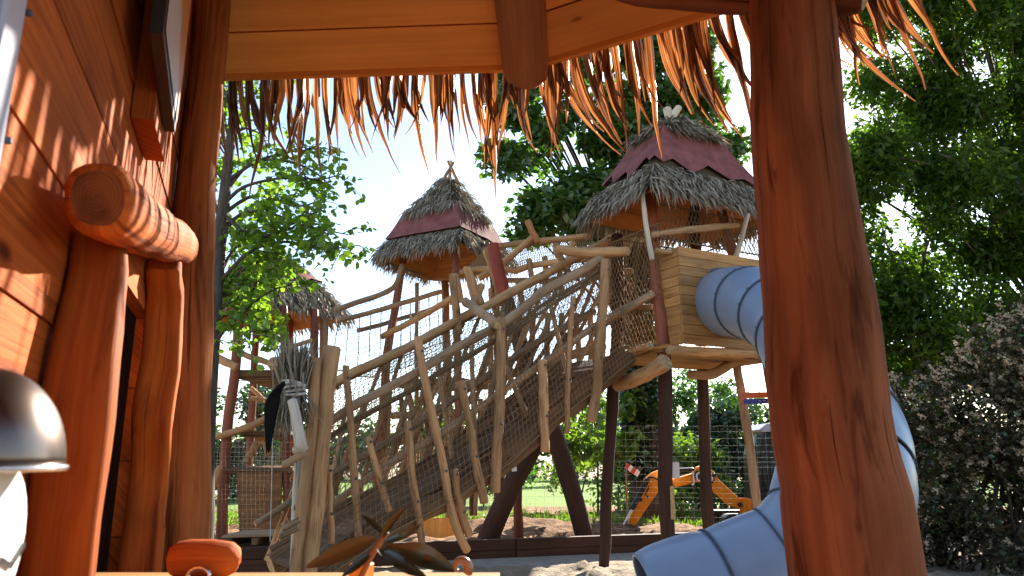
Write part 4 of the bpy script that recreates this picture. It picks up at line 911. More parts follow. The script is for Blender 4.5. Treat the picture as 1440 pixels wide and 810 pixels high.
for k in range(5):
    bm = MB(); ring_ = [c0 + Vector((math.cos(a_) * .094, math.sin(a_) * .094, -.03 + k * .02 + .02 * math.sin(a_ + k))) for a_ in [2 * math.pi * j / 18 for j in range(19)]]; bm.tube(ring_, [.0125] * 19, 6, False); bm.build('rope_turn', M['rope'], sf)
plog('bone', [(411, 562, 5.85, 7), (417, 590, 5.83, 7.5), (421, 618, 5.82, 8), (423, 630, 5.82, 10), (420, 634, 5.82, 8)], [M['pale'], M['pale']], sf, n=12, wob=.02)
plog('bone_knob', [(412, 634, 5.82, 5), (424, 631, 5.82, 6)], [M['pale'], M['pale']], sf, n=10)
bp_ = thing('black_plume', 'drooping black horsehair plume hanging beside the straw bundle', 'plume', tuple(W(385, 560, 6.2)))
for k in range(22):
    o_ = R.uniform(-7, 7); plog('hair_lock', [(400, 539 + o_ * .3, 5.95, 2), (391 + o_ * .4, 548, 5.93 + o_ * .004, 3), (383 + o_, 566, 5.92, 3.4), (380 + o_ * .8, 595, 5.92, 2.8), (377 + o_ * .35, 622 + R.uniform(0, 16), 5.92, .8)], [M['black'], M['black']], bp_, n=6, wob=.02)
hr = MB(); hr.cord(W(385, 545, 6.25), W(384, 600, 6.25), .004); hr.cord(W(384, 600, 6.25), W(380, 762, 6.25), .004); hr.sphere(W(385, 586, 6.25), .018, 8, 6); tag(hr.build('hanging_rope', M['rope']), 'thin white cord dangling in front of the woven panel', 'rope')
# little planter box behind the ramp foot
pb = thing('timber_box', 'small orange timber box standing on soil under the ramp', 'box', tuple(W(617, 760, 10.6)))
for k in range(5):
    p = W(600 + k * 8.5, 745, 10.9); bm = MB(); bm.plank(Vector((p.x, p.y, .0)), Vector((p.x, p.y, .36)), (1, 0, 0), .082, .03); bm.build('box_board', M['ceil'], pb)
    bm = MB(); bm.plank(Vector((p.x, p.y + .35, .0)), Vector((p.x, p.y + .35, .36)), (1, 0, 0), .082, .03); bm.build('box_board', M['ceil'], pb)

# ---------------------------------------------------------------- wire fences
def wire_fence(label, pts, h, sx, sz, r, post_every, mat_post, z0=0.0, group=None):
    f = thing('wire_fence', label, 'fence', tuple(pts[0]), group); Lt = plen(pts); bm = MB(); nu = int(Lt / sx); nv = int(h / sz); g = lambda u: polyat(pts, min(1, u / nu)) + zA * z0
    for j in range(nv + 1):
        for i in range(0, nu, 6): bm.cord(g(i) + zA * (j * sz + .02 * math.sin(i * .07 + j)), g(min(nu, i + 6)) + zA * (j * sz + .02 * math.sin((i + 6) * .07 + j)), r)
    for i in range(nu + 1): bm.cord(g(i), g(i) + zA * h, r)
    tag(bm.build('wire_mesh', M['wire'], f), kind='stuff')
    npost = int(Lt / post_every)
    for k in range(npost + 1): p = polyat(pts, min(1, k / npost)); log('fence_post', [p + zA * (h + .08), p - zA * .1], [.03, .03], [mat_post, mat_post], f, n=8, wob=.01, lump=.02)
    return f
M['gpost'] = plain('green_post_paint', (.02, .06, .04), .5, .3)
wire_fence('fine wire mesh fence in front of the excavator and hedge', [Vector((-.9, 11.9, 0)), Vector((2.2, 11.6, 0)), Vector((6.5, 11.2, 0))], 1.7,   .14, .088, .0011, 3.9, M['gpost'])
wire_fence('square wire mesh fence across the lawn behind the woven panel', [Vector((-9.5, 16.0, 0)), Vector((-5.2, 16.4, 0)), Vector((-.9, 16.8, 0))], 1.5, .09, .09, .0024, 2.6, M['gpost'])
fp = thing('net_screen', 'pale square mesh netting stretched across the foot of the red tower', 'netting', (-4.3, 10.2, 0))
net('net', [W(276, 622, 10.2), W(420, 622, 10.0)], [W(276, 800, 10.2), W(420, 800, 10.0)], .06, .0013, M['gnet'], fp, diamond=False, sag=.01)
for pxx in (276, 420):
    P = [W(pxx, 618, 10.1), W(pxx, 780, 10.1)]; q = [.02, .02]; to_ground(P, q); log('net_post', P, q, GL, fp, n=8)

# ---------------------------------------------------------------- the mini excavator
ex = thing('mini_excavator', 'yellow mini excavator with bent boom and dark cab by the hedge', 'excavator', tuple(W(1075, 740, 13.2)))
EY = 12.9
def slabpoly(name, pts, y0, th, mat, par=ex):
    bm = MB(); n = len(pts); A = [W(x, y, y0) for x, y in pts]
    for p in A: bm.v.append(p - Vector((0, th / 2, 0)))
    for p in A: bm.v.append(p + Vector((0, th / 2, 0)))
    bm.face(list(range(n))); bm.face(list(range(2 * n - 1, n - 1, -1)))
    for i in range(n): j = (i + 1) % n; bm.face((i, i + n, j + n, j))
    ob = bm.build(name, mat, par); md = ob.modifiers.new('edge', 'BEVEL'); md.width = .012; md.segments = 2; return ob
slabpoly('boom', [(944, 674), (972, 666), (979, 657), (984, 655), (990, 656), (998, 660), (1003, 664), (1008, 673), (1042, 705), (1037, 715), (1025, 711), (995, 683), (981, 677), (950, 685)][::-1], EY, .17, M['yellow'])
slabpoly('knee_plate', [(971, 669), (979, 662), (1000, 665), (1005, 674), (1003, 680), (992, 676), (980, 674)][::-1], EY - .092, .012, M['mblack'])
slabpoly('dipper_arm', [(926, 661), (933, 671), (924, 692), (889, 743), (881, 740), (896, 702), (906, 674), (916, 665)][::-1], EY - .02, .15, M['yellow'])
slabpoly('boom_mount', [(1041, 700), (1049, 700), (1051, 722), (1043, 722)][::-1], EY, .25, M['yellow'])
for tr, r_, mt in (([(911, 673), (893, 708), (889, 716)], .045, 'mblack'), ([(889, 716), (872, 749)], .022, 'steel'), ([(950, 661), (976, 660)], .03, 'mblack'), ([(903, 690), (907, 676), (915, 671), (930, 676)], .016, 'mblack'), ([(913, 684), (908, 696), (912, 700)], .012, 'mblack')):
    log('hydraulic_ram' if r_ > .02 else 'hydraulic_hose', [W(x, y, EY - .16) for x, y in tr], r_, [M[mt]] * 2, ex, n=10, wob=0, lump=0)
for (x, y) in ((985, 663), (1002, 668), (926, 674), (1038, 709), (899, 702)):
    bm = MB(); p = W(x, y, EY); bm.tube([p - Vector((0, .12, 0)), p + Vector((0, .12, 0))], [.035, .035], 10, True); bm.build('pivot_pin', M['mblack'], ex)
# bucket, half sunk in the soil
bm = MB(); c = W(878, 742, EY); pr = [(-.28, .02), (-.22, -.18), (-.05, -.26), (.12, -.2), (.2, -.02), (.12, .06)]
for s in (-.2, .2):
    for (x, z) in pr: bm.v.append(c + Vector((x, s, z)))
n = len(pr); bm.face(list(range(n))); bm.face(list(range(2 * n - 1, n - 1, -1)))
for i in range(n - 1): bm.face((i, i + n, i + n + 1, i + 1))
bm.build('bucket', M['mblack'], ex)
slabpoly('body', [(1052, 702), (1120, 702), (1128, 722), (1054, 722)][::-1], EY + .3, 1.1, M['yellow'])
cab = slabpoly('cab', [(1058, 706), (1056, 640), (1062, 606), (1112, 600), (1118, 706)][::-1], EY + .35, .9, M['mblack'])
slabpoly('roof', [(1054, 606), (1066, 597), (1116, 590), (1120, 600), (1062, 609)][::-1], EY + .35, 1.0, M['alu'], cab)
slabpoly('window', [(1060, 668), (1059, 640), (1064, 611), (1078, 609), (1080, 668)][::-1], EY - .105, .012, M['glass'], cab)
slabpoly('window', [(1084, 690), (1083, 612), (1108, 608), (1110, 690)][::-1], EY - .105, .012, M['glass'], cab)
for yy in (-.45, .55):
    bm = MB(); cx = W(1085, 728, EY).x; pr = [(cx - .75 + .14 * math.cos(a_), .16 + .15 * math.sin(a_)) for a_ in [math.pi / 2 + math.pi * k / 8 for k in range(9)]] + [(cx + .75 + .14 * math.cos(a_), .16 + .15 * math.sin(a_)) for a_ in [-math.pi / 2 + math.pi * k / 8 for k in range(9)]]
    n = len(pr)
    for s in (-.15, .15):
        for (x, z) in pr: bm.v.append(Vector((x, EY + .3 + yy + s, z)))
    bm.face(list(range(n))); bm.face(list(range(2 * n - 1, n - 1, -1)))
    for i in range(n): j = (i + 1) % n; bm.face((i, i + n, j + n, j))
    bm.build('track', M['mblack'], ex)
log('grab_handle', [W(1080, 690, EY - .15), W(1073, 660, EY - .15), W(1074, 626, EY - .15), W(1083, 618, EY - .15)], .015, [M['mblack']] * 2, ex, n=8, wob=0, lump=0)
fc = bpy.data.curves.new('lettering', 'FONT'); fc.body = 'JCB'; fc.size = .24; fc.extrude = .004; fc.align_x = 'CENTER'; fc.align_y = 'CENTER'; fo = bpy.data.objects.new('lettering', fc); C.objects.link(fo)
bpy.context.view_layer.update(); me = bpy.data.meshes.new_from_object(fo.evaluated_get(bpy.context.evaluated_depsgraph_get())); bpy.data.objects.remove(fo)
me.materials.clear(); me.materials.append(M['white']); fo = bpy.data.objects.new('lettering', me); C.objects.link(fo); fo.location = W(988, 671, EY - .105); fo.rotation_euler = (rad(90), rad(-2), 0); fo.parent = ex; fo.matrix_parent_inverse = Matrix.Translation(ex.location).inverted()

# ---------------------------------------------------------------- boards and notices in the background
def board(name, px0, py0, px1, py1, Y, th, mat, label, cat, tilt=0):
    a, b, c, d_ = W(px0, py1, Y), W(px1, py1 - tilt, Y), W(px1, py0 - tilt, Y), W(px0, py0, Y); k = Vector((0, th, 0)); bm = MB(); bm.hexa([a, b, b + k, a + k, d_, c, c + k, d_ + k], 0)
    return tag(bm.build(name, mat), label, cat)
ob = board('cross_board', 1044, 552, 1086, 560, 9.25, .03, M['orange'], 'orange painted board nailed between the tower stilts', 'board', 1)
ob = board('cross_board', 1047, 561, 1086, 568, 9.26, .03, M['bluep'], 'blue painted board with pale marks under the orange board', 'board', 1)
for k, (dx, dy) in enumerate(((18, 2), (24, 0), (30, 1))):
    bm = MB(); p = W(1047 + dx + 2, 564 - dy * .4, 9.245); bm.plank(p, p + Vector((.03, 0, .012 if k % 2 else -.01)), (0, 0, 1), .012, .003); bm.build('pale_mark', M['alu'], ob)
nb_ = thing('notice_board', 'white square notice board on a stake behind the dark stilts', 'sign', tuple(W(940, 733, 12.6)))
bm = MB(); a, b = W(926, 673, 12.6), W(955, 650, 12.6); k = Vector((0, .02, 0)); bm.hexa([Vector((a.x, a.y, a.z)), Vector((b.x, a.y, a.z)), Vector((b.x, a.y, a.z)) + k, a + k, Vector((a.x, a.y, b.z)), Vector((b.x, a.y, b.z)), Vector((b.x, a.y, b.z)) + k, Vector((a.x, a.y, b.z)) + k], 0); bm.build('panel', M['white'], nb_)
bm = MB(); xm = (a.x + b.x) / 2; bm.plank(Vector((xm, a.y + .04, b.z)), Vector((xm, a.y + .04, -.05)), (1, 0, 0), .05, .03); bm.build('stake', M['grey_log'], nb_)
pn = thing('warning_pennant', 'small red and white striped pennant in the bushes by the ivy trunk', 'pennant', tuple(W(888, 660, 13.4)))
for k, mt in enumerate(('redp', 'white', 'redp', 'white')):
    bm = MB(); p = W(880 + k * 4.5, 654 + k * 3, 13.4); bm.plank(p, p + Vector((.06, .01, -.05)), (0, .3, 1), .12, .006); bm.build('stripe', M[mt], pn)
log('stake', [W(880, 650, 13.45), W(882, 740, 13.45)], .015, GL, pn, n=7)

# ---------------------------------------------------------------- trees and shrubs
R.seed(42); rng = np.random.default_rng(42)
def clump_points(cl, n, shell=.55):
    out = []
    for (c, r, k) in cl:
        m_ = int(n * k); d = rng.normal(size=(m_, 3)); d /= np.linalg.norm(d, axis=1)[:, None]; rr = rng.random((m_, 1)) ** shell
        out.append(np.array(c)[None] + d * rr * np.array(r)[None])
    return np.concatenate(out)
def twigs(mb, base, P, n, ln, r0, down=.0):
    ends = []
    for _ in range(n):
        f = R.uniform(.25, 1); p = polyat(P, f); d = Vector((R.gauss(0, 1), R.gauss(0, 1), R.gauss(.2 - down, .6))).normalized(); e = p + d * ln * R.uniform(.5, 1.2); m_ = p.lerp(e, .5) + Vector((0, 0, ln * .08))
        mb.tube([p, m_, e], [r0, r0 * .7, r0 * .35], 5, False); ends.append((p, m_, e))
    return ends
# the young tree beside the hut
tr1 = thing('small_tree', 'young tree with fresh round leaves growing beside the hut post', 'tree', tuple(W(292, 740, 7.6)))
P, q = trace([(330, 120, 7.7, 4), (326, 185, 7.6, 6), (318, 250, 7.6, 7.5), (312, 310, 7.6, 8.5), (304, 400, 7.6, 10), (297, 500, 7.6, 11), (290, 620, 7.6, 12), (288, 730, 7.6, 13)]); to_ground(P, q)
tb = MB(); logm(tb, P, q, n=12, wob=.05); trunkP = P
cen = []
brs = [([(318, 268), (350, 232), (400, 215), (440, 210)], .2), ([(316, 285), (345, 262), (400, 250), (450, 252), (480, 245)], -.3), ([(314, 300), (360, 275), (420, 290), (465, 275)], .7), ([(312, 330), (340, 300), (380, 300), (430, 318), (490, 330)], .1),
       ([(306, 400), (350, 355), (400, 340), (450, 350), (505, 345)], -.5), ([(303, 430), (330, 390), (370, 365), (400, 370)], .5), ([(300, 470), (340, 440), (380, 410), (410, 400)], -.2), ([(300, 450), (330, 440), (370, 450), (400, 470)], .3),
       ([(298, 490), (320, 460), (350, 455), (350, 490)], -.3), ([(312, 320), (300, 270), (306, 220), (312, 190)], .3), ([(305, 390), (330, 350), (360, 320), (390, 330)], .9), ([(326, 190), (345, 180), (370, 190)], .2), ([(325, 200), (316, 170), (318, 130)], -.1),
       ([(310, 340), (280, 300), (250, 280), (225, 290)], .6), ([(303, 430), (270, 400), (240, 390), (215, 400)], .8), ([(318, 260), (290, 220), (260, 200)], .7), ([(326, 180), (360, 130), (400, 100)], .6), ([(328, 150), (300, 100), (280, 60)], .4),
       ([(304, 420), (330, 410), (355, 400), (385, 430)], .6), ([(318, 255), (370, 225), (430, 235), (470, 265)], .1), ([(314, 300), (350, 330), (400, 325), (440, 300)], -.4), ([(302, 440), (330, 420), (365, 395), (410, 360)], .1)]
for bi, (tr, dy) in enumerate(brs):
    n_ = len(tr); Pb = [W(x, y, 7.6 + dy * i / (n_ - 1)) for i, (x, y) in enumerate(tr)]; Q, qq = catmull(Pb, [.024 - .018 * i / (n_ - 1) for i in range(n_)], .1); tb.tube(Q, qq, 6, False)
    ends = twigs(tb, None, Q, int(plen(Q) * 17), .34, .006, .1)
    for (p, m_, e) in ends:
        nl = R.randint(9, 15) if tr[-1][1] > 320 else R.randint(5, 10)
        for _ in range(nl):
            f = R.uniform(.3, 1.1); b_ = p.lerp(e, f); cen.append((b_.x + R.gauss(0, .035), b_.y + R.gauss(0, .035), b_.z + R.gauss(0, .035)))
tb.build('trunk', [M['bark'], M['bark']], tr1)
cen = np.array(cen); leafmesh('crown', cen, rng.uniform(.055, .095, len(cen)), M['leaf_near'], tr1, wide=.85, round_=True)

def big_tree(name, label, base, H, trunk_r, clumps, nleaf, size, mat, ivy=None, wide=.5, limbs=None, droop=.35):
    t_ = thing(name, label, 'tree', tuple(base)); base = Vector(base); tm = MB(); topc = Vector((base.x + R.uniform(-.3, .3), base.y + .2, H * .8))
    Pt = [base - zA * .15, base + zA * H * .25 + Vector((.06, 0, 0)), base.lerp(topc, .6), topc]; logm(tm, Pt, [trunk_r * 1.25, trunk_r, trunk_r * .7, trunk_r * .2], n=12, wob=.05)
    for (c, r, k) in clumps:
        c = Vector(c); f = max(.25, min(.9, (c.z - base.z) / H * .75)); s_ = polyat(Pt, f); m_ = s_.lerp(c, .5) + zA * .2; Q, qq = catmull([s_, m_, c], [trunk_r * .16, trunk_r * .09, .012], .4); tm.tube(Q, qq, 6, False)
        for _ in range(2):
            e = c + Vector((R.gauss(0, r[0] * .6), R.gauss(0, r[1] * .6), R.gauss(0, r[2] * .6))); tm.tube([c, c.lerp(e, .5) + zA * .1, e], [.03, .022, .008], 5, False)
    tm.build('trunk', [M['bark'], M['bark']], t_)
    cen = clump_points(clumps, nleaf); leafmesh('crown', cen, size * rng.uniform(.7, 1.3, len(cen)), mat, t_, wide=wide, droop=droop)
    return t_
def cloud(px0, px1, py0, py1, Y, dY, n, r, keep=None):
    out = []
    while len(out) < n:
        x, y = R.uniform(px0, px1), R.uniform(py0, py1)
        if keep and not keep(x, y): continue
        p = W(x, y, Y + R.uniform(-dY, dY)); k = R.uniform(.6, 1.35); out.append((tuple(p), (r * k * 1.15, r * k, r * k * .75), 1.0))
    return out
# the tall tree behind the slide tower, its trunk wrapped in ivy
def inA(x, y):
    return ((x - 810) / 118) ** 2 + ((y - 200) / 150) ** 2 < 1 or ((x - 915) / 90) ** 2 + ((y - 105) / 95) ** 2 < 1 or ((x - 985) / 65) ** 2 + ((y - 180) / 60) ** 2 < .6
b0_ = W(906, 722, 14.6); b0_.z = 0
cl = cloud(680, 1050, 20, 345, 12.5, .7, 72, .43, inA)
tr2 = big_tree('ivy_tree', 'tall leafy tree behind the slide tower with ivy covered trunk', b0_, 9.8, .27, cl, 420, .155, M['leaf_mid'], wide=.6)
n = 9000; hz = rng.uniform(.8, 5.2, n); an = rng.uniform(0, 6.28, n); rr_ = .29 + np.abs(rng.normal(0, .06, n)) + .04 * np.sin(hz * 3); cen = np.stack([b0_.x + np.cos(an) * rr_, b0_.y + np.sin(an) * rr_, hz], 1)
leafmesh('ivy', cen, rng.uniform(.07, .12, n), M['ivy'], tr2, wide=.9)
cl = cloud(800, 885, 555, 650, 13.6, .5, 12, .27); cen = clump_points(cl, 70); leafmesh('low_branch', cen, .16 * rng.uniform(.7, 1.3, len(cen)), M['leaf_lime'], tr2, wide=.7)
# the dark tree at the edge of the playground
def inR(x, y): return x > 1195 + 20 * math.sin(y * .02) and y < 540 + 40 * math.sin(x * .03)
b1_ = Vector((9.6, 13.2, 0)); cl = []
for gy in range(9):
    for gx in range(9):
        x = 1206 + gx * 53 + R.uniform(-22, 22) + (18 if gy % 2 else 0); y = -110 + gy * 78 + R.uniform(-42, 42)
        for rep_ in range(2 if gx < 6 else 1):
            p = W(x + R.uniform(-8, 8) * rep_, y, 11.9 + R.uniform(-.5, .7) + rep_ * 1.3); k = R.uniform(.75, 1.15); cl.append((tuple(p), (.66 * k, .66 * k, .68 * k), 1.0))
big_tree('broadleaf_tree', 'large dark broadleaf tree with drooping leaves above the bronze shrub', b1_, 8.5, .2, cl, 760, .14, M['leaf_dark'], wide=.42, droop=.7)
# the bronze shrub with pale blossoms and leaf glints put into their colour
sh = thing('flowering_shrub', 'tall bronze leaved shrub with pale blossoms and painted leaf glints by the slide', 'shrub', (5.6, 8.6, 0))
cl = []
for _ in range(185):
    x = R.uniform(1225, 1600); y = R.uniform(415, 790) if x > 1270 else R.uniform(480, 790)
    if y < 560 - (x - 1230) * .55: continue
    p = W(x, y, 8.4 + R.uniform(-.2, .9)); 
    if p.z < .1: p.z = .1
    k = R.uniform(.7, 1.2); cl.append((tuple(p), (.36 * k, .36 * k, .3 * k), 1.0))
sm_ = MB()
for (c, r, k) in cl[::4]:
    b_ = Vector((5.6 + R.uniform(-.8, 1.4), 8.9 + R.uniform(-.2, .2), -.1)); c = Vector(c); sm_.tube([b_, b_.lerp(c, .5) + Vector((0, .1, .2)), c], [.025, .018, .008], 6, False)
tag(sm_.build('stem', M['bark'], sh), kind='stuff')
cen = clump_points(cl, 210); leafmesh('foliage', cen, rng.uniform(.05, .09, len(cen)), M['leaf_brown'], sh, wide=.6)
cc_ = clump_points(cl, 24, .25); keepm = rng.random(len(cc_)) < np.clip((cc_[:, 2] - .3) / 2.0, .3, 1); cc_ = cc_[keepm]
dd_ = rng.normal(size=(len(cc_), 3)) * .45 + np.array([[-.7, -.5, .25]]); dd_ /= np.linalg.norm(dd_, axis=1)[:, None]
cen2 = (cc_[:, None, :] + dd_[:, None, :] * rng.uniform(0, .15, (len(cc_), 16, 1)) + rng.normal(size=(len(cc_), 16, 3)) * .011).reshape(-1, 3)
leafmesh('blossom_glints', cen2, rng.uniform(.022, .042, len(cen2)), M['blossom_glints'], sh, wide=.7)
cen3 = clump_points(cl, 22); leafmesh('green_leaves', cen3, rng.uniform(.05, .085, len(cen3)), M['leaf_mid'], sh, wide=.6)

def bush(label, cl, n, size, mat, name='bush', cat='bush', wide=.55):
    c = np.mean([x[0] for x in cl], axis=0); t_ = thing(name, label, cat, (c[0], c[1], 0)); sm = MB()
    for (q_, r, k) in cl[::3]:
        b_ = Vector((q_[0] + R.uniform(-.3, .3), q_[1] + R.uniform(-.2, .2), -.1)); sm.tube([b_, b_.lerp(Vector(q_), .6), Vector(q_)], [.03, .02, .01], 5, False)
    tag(sm.build('stem', M['bark'], t_), kind='stuff'); cen = clump_points(cl, n); cen = cen[cen[:, 2] > .02]; leafmesh('foliage', cen, size * rng.uniform(.7, 1.3, len(cen)), mat, t_, wide=wide); return t_
def wcl(x0, x1, y0, y1, z0, z1, n, r): 
    return [((R.uniform(x0, x1), R.uniform(y0, y1), R.uniform(z0, z1)), (r * R.uniform(.8, 1.3), r * R.uniform(.8, 1.3), r * R.uniform(.7, 1.1)), 1.0) for _ in range(n)]
# clipped laurel hedge behind the excavator
bush('dark green laurel hedge standing behind the excavator', wcl(2.7, 4.6, 18.4, 19.6, .2, 1.7, 40, .45) + wcl(4.6, 11.5, 18.4, 19.6, .2, 2.4, 120, .5), 330, .14, M['leaf_hedge'], 'hedge', 'hedge')
bush('bright lime bush lit by the sun beside the ivy trunk', wcl(2.7, 4.6, 16.4, 17.4, .5, 1.5, 16, .4), 170, .14, M['leaf_lime'])
bush('loose lime bush growing beyond the crossed dark beams', wcl(1.0, 3.0, 17.6, 18.6, .4, 2.7, 20, .42), 120, .13, M['leaf_lime'])
bush('grey green thin bush behind the climbing ramp', wcl(-2.6, 1.0, 20.0, 21.5, .4, 2.6, 26, .5), 130, .13, M['leaf_mid'])
bush('clipped dark hedge across the lawn beyond the red tower', wcl(-16, -6.4, 23.0, 24.2, .3, 3.1, 110, .6), 240, .17, M['leaf_hedge'], 'hedge', 'hedge')
bush('low scrub at the lawn edge near the excavator arm', wcl(2.0, 3.4, 14.6, 15.4, .15, .7, 10, .22), 130, .1, M['leaf_lime'])
# far belt of trees that closes the view beyond the lawn
cl = []
for k in range(200):
    x = R.uniform(-34, 34); cl.append(((x, 44 + R.uniform(-2, 3), R.uniform(.3, 2.9 + 1.0 * nz(x, 0, .15, 3))), (1.3, 1.3, 1.0), 1.0))
cen = clump_points(cl, 130); cen = cen[cen[:, 2] > 0]
tag(leafmesh('treeline', cen, .42 * rng.uniform(.7, 1.3, len(cen)), M['leaf_hedge'], None, wide=.6), 'distant dark belt of trees beyond the lawn', 'trees', kind='stuff')
for (px, py, Y, hgt, lab) in ((960, 560, 40, 5.8, 'distant rounded tree rising behind the laurel hedge'), (1010, 590, 36, 4.6, 'distant small tree between the dark stilts'), (800, 600, 38, 4.8, 'distant pale tree beyond the crossed beams')):
    b_ = W(px, 690, Y); b_.z = 0; big_tree('far_tree', lab, b_, hgt, .14, [((b_.x + R.gauss(0, .8), b_.y + R.gauss(0, .8), hgt * R.uniform(.5, .95)), (.8, .8, .7), 1) for _ in range(11)], 110, .3, M['leaf_mid'])

# ---------------------------------------------------------------- things hung on the hut wall
sg = thing('shield_sign', 'pointed shield shaped sign with orange and white print on wooden block', 'sign', tuple(WLp(240, 60, .12)))
a0 = WD.dot(WLp(205, 120, .03)); a1 = WD.dot(WLp(232, 200, .09)); zb0 = WLp(222, 228, .05).z
bm = MB(); sB = WD.dot(WLp(190, 115, .002)); sA = sB - .22; zb0 = WLp(205, 230, .002).z; bm.hexa([WS(sA, zb0, .002), WS(sB, zb0, .002), WS(sB, zb0, .042), WS(sA, zb0, .042), WS(sA, 3.1, .002), WS(sB, 3.1, .002), WS(sB, 3.1, .042), WS(sA, 3.1, .042)][::1], 2)
bm.build('wooden_block', M['stain'], sg)
tip = WLp(246, 186, .066); sT, zT = WD.dot(tip), tip.z
pl = WLp(229, 48, .066); pr_ = WLp(263, 45, .066); sl_, sr_ = WD.dot(pl), WD.dot(pr_)
zk = WLp(229, 48, .066).z
prof = [(sT, zT), (sl_, zk), (sl_, zk + .6), (sr_, zk + .6), (sr_, zk)]
bm = MB(); n = len(prof)
for off in (.045, .066):
    for (s, z_) in prof: bm.v.append(WS(s, z_, off))
bm.face(list(range(n))); bm.face(list(range(2 * n - 1, n - 1, -1)))
for i in range(n): j = (i + 1) % n; bm.face((i, i + n, j + n, j))
bm.build('plate', M['mblack'], sg)
bm = MB()
for (s, z_) in prof: bm.v.append(WS(sT + (s - sT) * .94, zT + .02 + (z_ - zT) * .985, .0675))
bm.face(list(range(n)), [((s - sT) * 6, (z_ - zT) * 3) for (s, z_) in prof])
m, t, o = newmat('shield_print'); uvn = nd(t, 'ShaderNodeUVMap'); sx_ = nd(t, 'ShaderNodeSeparateXYZ'); t.links.new(uvn.outputs[0], sx_.inputs[0])
n1 = nd(t, 'ShaderNodeTexNoise', Scale=1.0, Detail=3.0); vm = nd(t, 'ShaderNodeVectorMath', operation='MULTIPLY'); vm.inputs[1].default_value = (9, .8, 1); t.links.new(uvn.outputs[0], vm.inputs[0]); t.links.new(vm.outputs[0], n1.inputs['Vector'])
md_ = nd(t, 'ShaderNodeMath', operation='MULTIPLY_ADD'); md_.inputs[1].default_value = 1.6; t.links.new(n1.outputs['Fac'], md_.inputs[0]); ab = nd(t, 'ShaderNodeMath', operation='ABSOLUTE'); t.links.new(sx_.outputs[0], ab.inputs[0]); sb_ = nd(t, 'ShaderNodeMath', operation='MULTIPLY_ADD'); sb_.inputs[1].default_value = -.9; t.links.new(ab.outputs[0], sb_.inputs[0]); t.links.new(sx_.outputs[1], sb_.inputs[2]); t.links.new(sb_.outputs[0], md_.inputs[2])
princ(t, o, ramp(t, md_.outputs[0], [(0.70, (.46, .42, .42)), (.72, (.42, .16, .05))]), .35, .4); bm.build('print', m, sg)
pn2 = thing('wall_panel', 'pale grey framed panel screwed to the red board wall', 'panel', tuple(WLp(20, 150, .03)))
sE = WD.dot(WLp(30, 150, .04)); zl_ = 1.1
bm = MB(); bm.hexa([WS(sE, zl_, .004), WS(sE + .05, zl_, .004), WS(sE + .05, zl_, .032), WS(sE, zl_, .032), WS(sE, 2.6, .004), WS(sE + .05, 2.6, .004), WS(sE + .05, 2.6, .032), WS(sE, 2.6, .032)], 2); ob = bm.build('frame_strip', M['alu'], pn2); md = ob.modifiers.new('edge', 'BEVEL'); md.width = .003
bm = MB(); bm.hexa([WS(sE + .052, zl_, .004), WS(sE + .4, zl_, .004), WS(sE + .4, zl_, .024), WS(sE + .052, zl_, .024), WS(sE + .052, 2.6, .004), WS(sE + .4, 2.6, .004), WS(sE + .4, 2.6, .024), WS(sE + .052, 2.6, .024)], 2); bm.build('face_sheet', M['alu'], pn2)
zc_ = WLp(3, 190, .03).z; bm = MB(); bm.hexa([WS(sE + .07, zc_ - .4, .0245), WS(sE + .36, zc_ - .4, .0245), WS(sE + .36, zc_ - .4, .027), WS(sE + .07, zc_ - .4, .027), WS(sE + .07, zc_ - .02, .0245), WS(sE + .36, zc_ + .05, .0245), WS(sE + .36, zc_ + .05, .027), WS(sE + .07, zc_ - .02, .027)], 2); bm.build('cream_field', M['cream'], pn2)
for (px, py) in ((43, 19), (14, 198)):
    p = WLp(px, py, .033); bm = MB(); bm.tube([p - WN * .004, p + WN * .0015], [.0038, .0035], 10, True); bm.build('screw', M['seam'], pn2)
# metal dome on the wall with the white paddle below
dm = thing('metal_dome', 'shiny brown metal half dome cover sticking out of the board wall', 'dome', tuple(W(-12, 655, .52)))
c = W(-32, 658, .50); bm = MB(); rD = .05; n, m_ = 32, 14
for i in range(m_ + 1):
    ph = math.pi / 2 * i / m_
    for k in range(n): th = 2 * math.pi * k / n; bm.v.append(c + Vector((math.sin(ph) * math.cos(th) * rD, math.sin(ph) * math.sin(th) * rD, math.cos(ph) * rD * 1.32)))
for i in range(m_):
    for k in range(n): k2 = (k + 1) % n; bm.face((i * n + k, (i + 1) * n + k, (i + 1) * n + k2, i * n + k2), None, 0, True)
M['brass'] = plain('brown_polished_metal', (.20, .155, .13), .3, .5, 6, .25, .02, metal=1.0)
ob = bm.build('shell', M['brass'], dm); md = ob.modifiers.new('wall', 'SOLIDIFY'); md.thickness = .003; md.offset = -1
bm = MB(); bm.tube([c + Vector((math.cos(a_) * rD, math.sin(a_) * rD, 0)) for a_ in [2 * math.pi * k / 32 for k in range(33)]], [.0022] * 33, 8, False); bm.build('rim', M['steel'], dm)
log('bracket', [c + zA * rD * 1.2, WS(WD.dot(c), c.z + rD * 1.3, 0)], .008, [M['steel']] * 2, dm, n=8, wob=0, lump=0)
wp = thing('white_paddle', 'white rounded paddle board with dark outline hanging below the metal dome', 'paddle', tuple(W(5, 740, .6)))
s0 = WD.dot(WLp(2, 740, .1)); zt2 = WLp(12, 655, .1).z; zb2 = WLp(5, 860, .1).z; bm = MB(); pr = []
for k in range(24):
    a_ = 2 * math.pi * k / 24; pr.append((s0 + .075 * math.cos(a_), (zt2 + zb2) / 2 + (zt2 - zb2) * .52 * math.sin(a_)))
